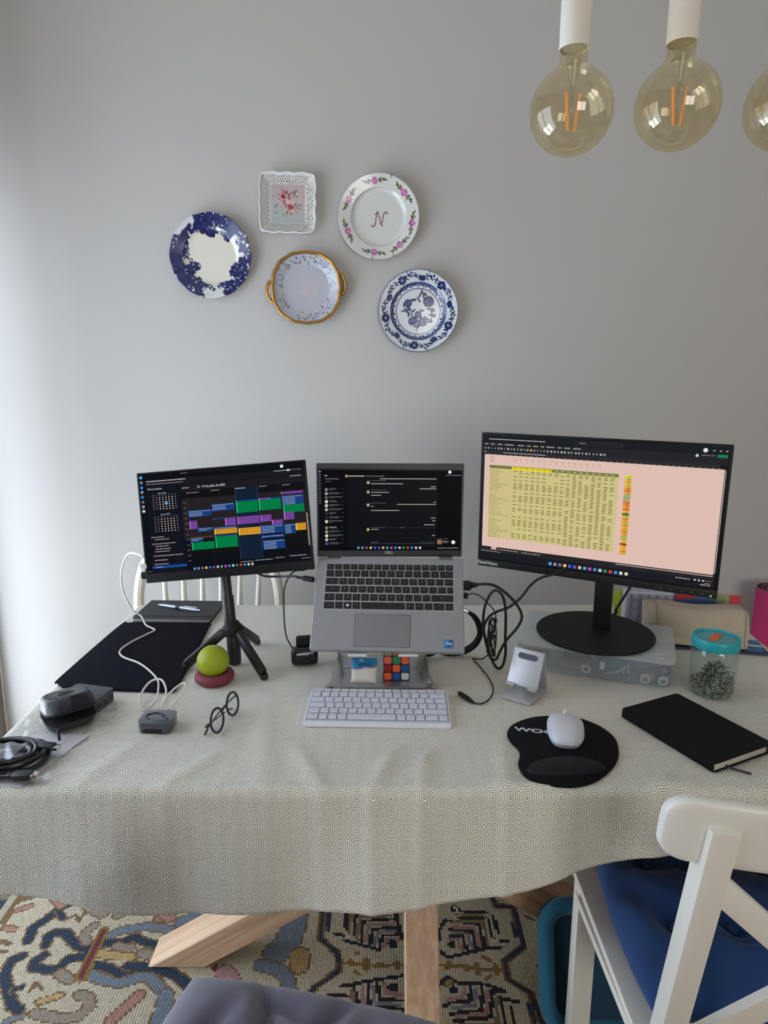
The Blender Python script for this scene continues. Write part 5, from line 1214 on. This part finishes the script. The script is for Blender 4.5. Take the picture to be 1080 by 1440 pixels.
M().tube(mv([(-.436, 1.203, TT+.014), (-.432, 1.235, TT+.030), (-.412, 1.262, TT+.044), (-.398, 1.255, TT+.047), (-.405, 1.228, TT+.034), (-.426, 1.203, TT+.013)]), .0018, 8, k=8).build('loop', WC, wb)
cb = thing('charger_box', 'small square smoky clear plastic box where the white cable ends', 'charger', (-.4290, 1.1735, TT), (0, 0, R(-2)))
M().prism(rrect(.062, .050, .012, 5), 0.0005, .0205, bev=.002).build('case', mat('smoky_plastic', (66, 68, 78), .18, **{'Coat Weight': .5}), cb)
M().prism(rrect(.064, .052, .013, 5), .0205, .0225, bev=.0006).build('lid', mat('smoky_lid', (84, 87, 97), .2, **{'Coat Weight': .5}), cb)
M().tube([(.016*math.cos(a)-.006, .012*math.sin(a), .0232) for a in [i*math.pi/10 for i in range(15)]], .0013, 6).tube([(.008, .008, .023), (.016, -.004, .023), (.022, -.010, .023)], .0016, 6).build('coiled_lead', mat('dark_lead', (30, 30, 36), .4), cb)
M().box((-.002, -.0253, .006), (.036, .001, .008), bev=.0004).build('front_window', mat('window_dark', (22, 22, 28), .15), cb)

# ================================================================ glasses
gl = thing('glasses', 'dark round eyeglasses standing folded on the cloth', 'glasses', (-.300, 1.188, TT), (0, 0, R(77)))
FR = mat('navy_acetate', (22, 26, 40), .3)
LENS = glass_mix('lens_glass', (.93, .94, .95), .05, .03)
def ringpts(cx, w, h, zc, y=0): return [(cx+w*math.cos(a), y+.004*math.cos(a)*(1 if cx > 0 else -1)*0, zc+h*math.sin(a)) for a in [i*2*math.pi/36 for i in range(36)]]
LN = rotm(-12)
for cx in (-.033, .033):
    P = [LN @ Vector(v) for v in ringpts(cx, .0235, .0215, .0242)]
    M().tube(P, .0023, 8, closed=True, raw=True).build('rim', FR, gl)
    M().add([v for v in P], [tuple(range(36))]).build('lens', LENS, gl, smooth=0)
M().tube([LN @ Vector(v) for v in ((-.011, 0, .030), (0, -.002, .034), (.011, 0, .030))], .0019, 8).build('bridge', FR, gl)
for s in (-1, 1):
    M().tube([LN @ Vector(v) for v in ((s*.056, 0, .028), (s*.060, .003, .027), (s*.058, .010, .026), (s*.02, .015+.004*s, .020), (-s*.030, .018+.004*s, .012), (-s*.050, .018+.004*s, .006))], [.0022, .002, .0018, .0015, .0017, .002], 8).build('temple', FR, gl)
    M().tube([LN @ Vector(v) for v in ((s*.012, 0, .022), (s*.008, .005, .019))], .0016, 6).build('nose_pad', mat('clear_silicone', (214, 216, 216), .25), gl)

# ================================================================ zip case, grey dock, bagged cable
HC = mat('hard_case_black', (32, 34, 40), .35, vs=80, **{'Coat Weight': .2})
def chev(name):
    m = mat(name, (38, 40, 47), .32); nt = m.node_tree; n = nt.nodes; L = nt.links.new; b = n['Principled BSDF']
    tc = n.new('ShaderNodeTexCoord'); sp_ = n.new('ShaderNodeSeparateXYZ'); L(tc.outputs['Object'], sp_.inputs[0])
    ab = math_node(n, L, 'ABSOLUTE', sp_.outputs[0]); sm_ = math_node(n, L, 'ADD', ab, sp_.outputs[1]); sn = math_node(n, L, 'SINE', math_node(n, L, 'MULTIPLY', sm_, 1500))
    bp = n.new('ShaderNodeBump'); bp.inputs['Distance'].default_value = .0012; bp.inputs['Strength'].default_value = .9; L(sn, bp.inputs['Height']); L(bp.outputs[0], b.inputs['Normal']); return m
zc = thing('zip_case', 'small black hard-shell zip case, partly open, on the clear bag at left', 'case', (-.606, 1.190, TT+.003), (0, 0, R(38)))
def dome(m, w, d, h, sg, r=.022, z=0):
    rings = []
    for i in range(9):
        t = i/8; k = math.cos(t*math.pi/2)**.45 if t < 1 else 0
        rings.append([(x, y, z+sg*h*math.sin(t*math.pi/2)) for x, y in rrect(w*(.74+.26*max(0, math.cos(t*math.pi/2))**.6), d*(.74+.26*max(0, math.cos(t*math.pi/2))**.6), r, 6)])
    n = len(rings[0]); vs = [p for rg_ in rings for p in rg_]; fs = [(i*n+j, i*n+(j+1) % n, (i+1)*n+(j+1) % n, (i+1)*n+j) for i in range(8) for j in range(n)]+[tuple(range(8*n, 9*n))]
    if sg < 0: fs = [tuple(reversed(f)) for f in fs]
    return m.add(vs, fs)
dome(M(), .088, .080, .0165, -1, z=.0170).build('lower_shell', HC, zc, smooth=50)
M().prism(rrect(.086, .078, .022, 6), .0150, .0172).build('inner_lining', mat('case_lining', (20, 20, 24), .9), zc)
up = T(0, .037, .0185) @ rotm(-11) @ T(0, -.037, 0)
dome(M(), .088, .080, .028, 1, z=.004).xf(up @ T(0, 0, .0005)).build('upper_shell', chev('chevron_shell'), zc, smooth=50)
lg2 = M(); lg2.tube([up @ Vector((.015*math.cos(a), .009*math.sin(a), .0328)) for a in [i*math.pi/10 for i in range(20)]], .0009, 6, closed=True, raw=True); lg2.tube([up @ Vector((.009*math.cos(a), .005*math.sin(a), .0328)) for a in [i*math.pi/10 for i in range(20)]], .0008, 6, closed=True, raw=True)
lg2.build('oval_emblem', HC, zc)
ZP = mat('zip_tape', (24, 24, 28), .8)
M().tube([(x, y, .0172) for x, y in rrect(.0885, .0805, .022, 6)], .0017, 6, closed=True, raw=True).build('zip', ZP, zc)
M().tube([up @ Vector((x, y, .0035)) for x, y in rrect(.0885, .0805, .022, 6)], .0017, 6, closed=True, raw=True).build('zip', ZP, zc)
M().box((-.030, -.049, .016), (.006, .008, .005), bev=.001).build('zip_slider', mat('gunmetal', (90, 90, 96), .3, metal=.8), zc)
M().tube([(-.030, -.050, .0155), (-.032, -.060, .010), (-.033, -.070, .004)], .0028, 8, flat=.5).build('zip_pull', RUBBER, zc)
dk = thing('dock', 'dark grey square device with ports behind the zip case', 'dock', (-.603, 1.262, TT+.002), (0, 0, R(-14)))
M().prism(rrect(.088, .062, .007, 4), 0, .026, bev=.002).build('body', mat('dock_grey', (70, 71, 78), .5), dk)
for y in (-.02, 0, .018): M().box((.0442, y, .012), (.001, .010, .006), bev=.0003).build('port', BLK, dk)
BAGM = glass_mix('clear_film', (.96, .96, .98), .05, .28, dens=.5)
def bagf(u, v):
    # thin crumpled bag from under the coil to behind the dock
    a = Vector((-.70, .985)).lerp(Vector((-.685, 1.315)), v); b = Vector((-.565, .978)).lerp(Vector((-.520, 1.262)), v); p_ = a.lerp(b, u)
    return (p_.x+.006*math.sin(v*17), p_.y+.004*math.sin(u*13), TT+.0012+.0012*(math.sin(u*31+v*17)+math.sin(v*43-u*11)+2)*(.6 if .25 < u < .9 and v < .8 else 1.3))
bg = M().grid(bagf, 40, 60).build('plastic_bag', BAGM, None, smooth=25); tag(bg, 'clear crumpled plastic bag lying under the zip case and the coiled cable', 'bag')
pp = M().prism([(-.70, .992), (-.592, .984), (-.560, 1.105), (-.548, 1.145), (-.655, 1.150)], TT, TT+.0007)
po = pp.build('paper_insert', mat('white_paper', (222, 221, 222), .8), None, smooth=0); tag(po, 'white paper sheet inside the clear bag at the left', 'paper')
hc = thing('coiled_cable', 'thick black cable coiled in its clear bag at the left table edge', 'cable', (-.655, 1.050, TT+.006))
CB = mat('glossy_black_cable', (22, 23, 28), .28)
for i, (a, b, z) in enumerate(((.072, .050, .0), (.064, .043, .004), (.056, .036, .0), (.067, .046, .009), (.050, .031, .005), (.060, .040, .0125), (.044, .026, .0095))):
    M().tube([(a*math.cos(t)-.004*(i % 3), b*math.sin(t)+.004, z+.0035+.0015*math.sin(t*3+i)) for t in [k*2*math.pi/24 for k in range(24)]], .0040, 8, closed=True, k=2).build('coil', CB, hc)
M().tube([(.028, .046, .012), (.040, .043, .013), (.052, .038, .012)], .0042, 8).build('lead', CB, hc)
def plug(x, y, z, ang):
    m = T(x, y, z) @ rotm(0, 0, ang)
    h = M().box((0, 0, 0), (.030, .019, .0105), m, bev=.003).box((-.019, 0, 0), (.012, .012, .009), m, bev=.003).build('plug', mat('plug_black', (36, 37, 42), .4), hc)
    M().box((.0195, 0, 0), (.010, .014, .0055), m, bev=.001).build('plug_tip', SILVER, h)
plug(.062, .026, .012, -8); plug(.060, -.052, .0065, 4)
M().tube([(-.05, -.045, .002), (0, -.052, .003), (.038, -.053, .005)], .0042, 8).build('lead', CB, hc)
M().box((.012, .048, .006), (.003, .016, .018), bev=.001).build('tie', mat('tie_black', (30, 30, 34), .5), hc)
fb = M().grid(lambda u, v: (-.722+.095*u, 1.020+.060*v, TT+.0265+.002*math.sin(u*19+v*7)-.012*abs(v-.5)**2), 16, 12).build('film_flap', glass_mix('hazy_film', (.86, .87, .95), .12, .35), None, smooth=25)
tag(fb, 'hazy clear film flap folded over the coiled black cable', 'bag flap')

# ================================================================ cube puzzle, silica sachet, bead on the stand
rc = thing('puzzle_cube', 'scrambled colour puzzle cube standing on the laptop stand base', 'puzzle cube', (.0275, 1.3905, TT+.0042), (0, 0, R(-1)))
M().box((0, 0, .0285), (.0565, .0565, .0565), bev=.002).build('core', BLK, rc)
CC = dict(O=(232, 96, 62), G=(16, 138, 72), R=(150, 22, 32), B=(18, 84, 150), W=(206, 208, 208), Y=(150, 172, 76))
tmsh = {k: M().box((0, 0, 0), (.0158, .0012, .0158), bev=.0022 if 0 else .0005, seg=1).mesh('tile', mat('tile_'+k, v, .35)) for k, v in CC.items()}
def tile_mesh(k):
    me = M().prism(rrect(.0160, .0160, .0035, 3), -.0004, .0006).mesh('tile', MATS['tile_'+k]); return me
tmsh = {k: tile_mesh(k) for k in CC}
for r0, row in enumerate(('OGO', 'ROB', 'OBW')):
    for c0, k in enumerate(row): inst('tile', tmsh[k], rc, (-.0187+.0187*c0, -.0283, .0472-.0187*r0), (R(90), 0, 0))
for r0, row in enumerate(('YOW', 'GOG', 'WRB')):
    for c0, k in enumerate(row): inst('tile', tmsh[k], rc, (-.0187+.0187*c0, -.0187+.0187*r0, .0570), (0, 0, 0))
for f_, an, rows in ((1, 90, ('WYG', 'RBO', 'GWY')), (-1, -90, ('BWR', 'YGO', 'RBW'))):
    for r0, row in enumerate(rows):
        for c0, k in enumerate(row): inst('tile', tmsh[k], rc, (f_*.0283, -.0187+.0187*c0, .0472-.0187*r0), (0, R(an), 0))
sa = thing('silica_sachet', 'small white and blue paper sachet leaning left of the puzzle cube', 'sachet', (-.044, 1.350, TT+.0045), (R(62), 0, R(-4)))
m = M(); n = 18
def sach(sg):
    def f(u, v):
        X, Y = u*2-1, v*2-1; h = ((1-X**4)*(1-Y**4))**.6*.0045; return (X*.0275*(1+.03*math.sin(Y*4)), .0265+Y*.0265, sg*h+.001*math.sin(X*5+Y*3)*(1-abs(X)))
    return f
m.grid(sach(1), n, n); m.c = [lin((46, 128, 178)) if (f[0]//(n+1))/n > .50+.12*((f[0] % (n+1))/n) else lin((214, 210, 200)) for f in m.f]
o1 = len(m.f); m.grid(sach(-1), n, n); m.f[o1:] = [tuple(reversed(f)) for f in m.f[o1:]]; m.c[o1:] = [lin((210, 206, 196))]*(len(m.f)-o1)
m.build('packet', PRINT, sa, smooth=60)
st_ = M(); add_text(st_, 'LOSOR', .0095, T(.002, .0385, .0058) @ rotm(0, 0, 180) @ T(0, 0, 0), (20, 40, 84), bold=.0003); add_text(st_, 'HU', .006, T(-.006, .0478, .0050) @ rotm(0, 0, 180), (230, 236, 240)); 
st_.add([(-.027, .0265, .0055), (.027, .0325, .0055), (.027, .0335, .0055), (-.027, .0275, .0055)], [(0, 1, 2, 3)], lin((196, 70, 96)))
st_.build('printing', PRINT, sa, smooth=0)
be = M(); be.lathe([(0, 0), (.006, .0005), (.0075, .004), (.0068, .008), (.004, .0105), (0, .011)], (0, 0, 0), 7)
bo_ = be.build('glass_bead', mat('clear_bead', (206, 206, 214), .12, **{'Transmission Weight': .6}), None, (.098, 1.347, TT+.0042), smooth=0); tag(bo_, 'small clear faceted bead on the right front corner of the laptop stand', 'bead')

# ================================================================ black cables by the laptop
kx = thing('video_cable', 'thick black cable looping between laptop and large monitor', 'cable', (.25, 1.42, TT))
mv = lambda P: [(x-.25, y-1.42, z-TT) for x, y, z in P]
PTH = [(.196, 1.405, .963), (.234, 1.415, .960), (.263, 1.42, .943), (.291, 1.42, .915), (.306, 1.42, .885), (.297, 1.42, .858), (.274, 1.42, .828), (.260, 1.42, .800), (.252, 1.42, .782), (.240, 1.425, .785), (.230, 1.43, .820), (.222, 1.43, .862), (.225, 1.43, .904), (.237, 1.43, .934), (.250, 1.43, .941), (.265, 1.43, .925), (.272, 1.43, .885), (.273, 1.43, .830), (.274, 1.425, .795), (.268, 1.42, .768), (.257, 1.42, .7600), (.245, 1.43, .775), (.234, 1.44, .805), (.227, 1.45, .845), (.240, 1.46, .868), (.260, 1.47, .877), (.290, 1.48, .885), (.318, 1.49, .905), (.340, 1.50, .930), (.365, 1.51, .945), (.400, 1.52, .952), (.43, 1.53, .965)]
M().tube(mv(PTH), .0032, 8, k=6).build('cord', RUBBER, kx)
M().box((.176-.25, 1.398-1.42, .963-TT), (.024, .012, .020), rotm(0, 0, 0), bev=.002).build('plug', BLKM, kx)
M().tube(mv([(.188, 1.4, .963), (.196, 1.403, .963), (.203, 1.405, .962)]), [.0075, .006, .0045], 10, raw=True).build('strain_relief', RUBBER, kx)
ky = thing('usb_cable', 'thin black cable from the laptop, bundled and ending in a loose plug on the table', 'cable', (.22, 1.40, TT))
mv = lambda P: [(x-.22, y-1.40, z-TT) for x, y, z in P]
M().box((.173-.22, 1.398-1.40, .940-TT), (.018, .010, .012), bev=.002).build('plug', BLKM, ky)
M().tube(mv([(.180, 1.40, .940), (.194, 1.41, .941), (.212, 1.41, .934), (.229, 1.41, .917), (.242, 1.41, .902), (.247, 1.412, .888), (.243, 1.414, .872)]), .0015, 7).build('cord', RUBBER, ky)
for i in range(5):
    a = i*1.3; M().tube(mv([(.240+.0085*math.cos(a+t)*1.0, 1.408+.006*math.sin(a*2+t)+.002*i, .838+.042*math.sin(t+.2*i)+.004*math.cos(a)) for t in [k*math.pi/6 for k in range(12)]]), .0018, 7, closed=True, k=4).build('bundle_loop', RUBBER, ky)
M().box((.240-.22, 1.406-1.40, .842-TT), (.014, .012, .006), bev=.002).build('tie', RUBBER, ky)
M().tube(mv([(.244, 1.41, .81), (.240, 1.43, .793), (.226, 1.46, .765), (.211, 1.480, TT+.0025), (.210, 1.474, TT+.002), (.219, 1.437, TT+.002), (.231, 1.376, TT+.002), (.232, 1.326, TT+.002), (.217, 1.282, TT+.002), (.196, 1.262, TT+.002), (.180, 1.264, TT+.003)]), .0016, 7).build('cord', RUBBER, ky)
M().tube(mv([(.181, 1.263, TT+.0040), (.172, 1.276, TT+.0052), (.158, 1.300, TT+.0055)]), [.003, .0055, .0052], 10, raw=True).build('end_plug', BLKM, ky)
M().tube(mv([(.158, 1.300, TT+.0055), (.154, 1.308, TT+.0055)]), .0028, 8, raw=True).build('plug_tip', SILVER, ky)
hs = thing('headset', 'black curved headband of a headset behind the right side of the laptop', 'headset', (.16, 1.50, TT))
mv = lambda P: [(x-.16, y-1.50, z-TT) for x, y, z in P]
M().tube(mv([(.196, 1.50, .866), (.212, 1.50, .853), (.2235, 1.50, .832), (.2265, 1.50, .810), (.216, 1.50, .786), (.196, 1.50, .770), (.172, 1.50, .763), (.14, 1.50, .764), (.11, 1.50, .78)]), [.004, .0065, .0075, .0075, .0085, .0085, .0075, .007, .006], 12).build('headband', BLKM, hs)
M().tube(mv([(.178, 1.50, .872), (.190, 1.50, .869), (.197, 1.50, .865)]), .005, 12, raw=True).build('silver_joint', SILVER, hs)
M().lathe([(0, 0), (.02, .001), (.026, .006), (.026, .014), (.018, .018), (0, .018)], (0, 0, 0), 24, T(-.055, 0, .03) @ rotm(90)).build('ear_cushion', BLKM, hs)
pw = M().tube([(.612, 1.60, .900), (.606, 1.60, .885), (.594, 1.60, .862), (.580, 1.602, .834), (.583, 1.606, .8245), (.570, 1.592, .8235), (.540, 1.575, .8235), (.50, 1.58, .8235)], .0036, 8).build('power_cable', RUBBER); tag(pw, 'black power cable dropping behind the large monitor onto the clear box', 'cable')

# ================================================================ pouch, papers and packets at the right back
CANV = mat('natural_canvas', (190, 176, 154), .9, var=.05, vs=120, bump=.5, bs=900)
cp = thing('canvas_pouch', 'beige canvas pouch lying on its side behind the turquoise-lidded jar', 'pouch', (.765, 1.585, TT+.008), (0, 0, R(-12)))
m = M(); prof = [(-.048, .002), (-.052, .025), (-.050, .060), (-.040, .086), (-.020, .093), (.010, .090), (.038, .080), (.046, .045), (.044, .004)]
def pou(u, v):
    P = spline([(a, b, 0) for a, b in prof], 6, True) if not hasattr(pou, 'P') else pou.P; pou.P = P
    q = P[int(round(v*len(P))) % len(P)]; x = (u-.5)*.225; k = 1-.03*math.cos(u*math.pi*2)
    z = q.y*(1+.035*math.sin(u*7+1)-.10*(u-.5)**2+.01*math.sin(v*30+u*9)); return (x+.003*math.sin(v*9), q.x*k, z)
NP = 54; m.grid(pou, 40, NP)
for u in (0, 1):
    ring_ = [pou(u, j/NP) for j in range(NP)]; m.add(ring_, [tuple(range(NP)) if u == 0 else tuple(range(NP-1, -1, -1))])
m.build('body', CANV, cp, smooth=60)
M().tube([(-.092, pou(.09, j/NP)[1]*1.02, pou(.09, j/NP)[2]*1.008) for j in range(0, NP, 3)], .0014, 6, closed=True, k=2).build('seam', mat('canvas_seam', (168, 154, 132), .9), cp)
M().tube([(.108, pou(.98, j/NP)[1]*1.02, pou(.98, j/NP)[2]*1.008) for j in range(0, NP, 3)], .0014, 6, closed=True, k=2).build('seam', MATS['canvas_seam'], cp)
def sheet(name, label, P, z0, h, c_, cat, marks=()):
    o = M().prism([(x, y) for x, y in P], z0, z0+h); xx = len(o.v)
    oo = o.build(name, mat(name+'_paper_'+str(int(z0*10000))+str(int(P[0][0]*1000)), c_, .5), None, smooth=0); tag(oo, label, cat)
    for i, (Q, col) in enumerate(marks):
        k = M().add([(x, y, z0+h+.0003+.0001*i) for x, y in Q], [tuple(range(len(Q)))], lin(col)); k.build('printed_area', PRINT, oo, smooth=0)
    return oo
sheet('magazine', 'dark blue and white magazine lying under the canvas pouch', [(.640, 1.560), (.915, 1.500), (.938, 1.640), (.665, 1.700)], TT, .006, (36, 46, 84), 'magazine',
      [([(.87, 1.515), (.910, 1.506), (.918, 1.56), (.878, 1.57)], (60, 110, 170)), ([(.90, 1.545), (.92, 1.541), (.93, 1.61), (.91, 1.614)], (214, 214, 214))])
sheet('leaflet', 'white printed leaflet with blue and orange pictures sticking out right of the pouch', [(.86, 1.555), (.925, 1.535), (.943, 1.72), (.875, 1.735)], TT+.0064, .0012, (216, 214, 210), 'leaflet',
      [([(.895, 1.552), (.922, 1.544), (.926, 1.575), (.899, 1.583)], (50, 120, 180)), ([(.90, 1.60), (.918, 1.597), (.921, 1.62), (.903, 1.624)], (190, 140, 90)), ([(.885, 1.65), (.935, 1.64), (.937, 1.66), (.887, 1.67)], (150, 170, 190))])
pk = thing('plaid_packet', 'folded pale plaid cloth packet standing behind the canvas pouch', 'cloth', (.755, 1.705, TT), (0, 0, R(-8)))
m = M(); m.box((0, 0, .047), (.235, .034, .092), bev=.012, seg=3); m.build('cloth', mat('pale_plaid_ground', (196, 194, 206), .85, bump=.3, bs=500), pk)
m = M()
for i in range(10):
    x = -.10+.022*i; m.box((x, -.0172, .047), (.008, .0006, .080), col=lin((164, 160, 182))); m.box((x, .002, .0931), (.008, .026, .0006), col=lin((164, 160, 182)))
for z in (.02, .045, .07): m.box((0, -.0174, z), (.215, .0006, .006), col=lin((178, 168, 186)))
m.box((0, -.004, .0933), (.215, .006, .0006), col=lin((178, 168, 186)))
m.build('plaid_stripes', PRINT, pk, smooth=0)
cbk = thing('comic_book', 'colourful red and blue children’s book leaning behind the pouch'.replace('’', ''), 'book', (.835, 1.658, TT+.0075), (R(-4), 0, R(-14)))
M().box((0, 0, .0475), (.155, .008, .095), bev=.001).build('cover', mat('book_blue', (52, 84, 138), .4), cbk)
m = M()
m.add([(-.0775, -.0043, .07), (-.03, -.0043, .078), (-.0775, -.0043, .0945), (-.03, -.0043, .0945)], [(0, 1, 3, 2)], lin((176, 44, 64)))
m.add([(.05, -.0043, .06), (.0775, -.0043, .06), (.0775, -.0043, .0945), (.05, -.0043, .0945)], [(0, 1, 2, 3)], lin((190, 36, 44)))
m.add([(.02, -.0044, .07), (.05, -.0044, .07), (.05, -.0044, .0945), (.02, -.0044, .0945)], [(0, 1, 2, 3)], lin((150, 160, 110)))
m.add([(-.01, -.0044, .084), (.01, -.0044, .084), (.01, -.0044, .094), (-.01, -.0044, .094)], [(0, 1, 2, 3)], lin((220, 220, 214)))
m.build('cover_print', PRINT, cbk, smooth=0)
M().box((0, .0, .0952), (.150, .006, .0006)).build('page_edge', PAGE, cbk)
lm = M(); lm.prism([(-.012, -.006), (.014, -.006), (.014, .006), (-.012, .006)], 0, .080, bev=.001); lm.xf(rotm(0, -10, 0))
lo_ = lm.build('lime_folder', mat('lime_card', (160, 172, 36), .5), None, (.640, 1.735, TT+.002), (0, 0, R(-35))); tag(lo_, 'lime green card folder edge left of the canvas pouch', 'folder')
bb = M().prism(rrect(.26, .115, .01, 3), 0, .010, bev=.001).build('catalogue', mat('catalogue_white', (206, 210, 218), .5), None, (.80, 1.802, TT), (0, 0, R(-6))); tag(bb, 'pale thin catalogue lying flat at the back right of the table', 'catalogue')
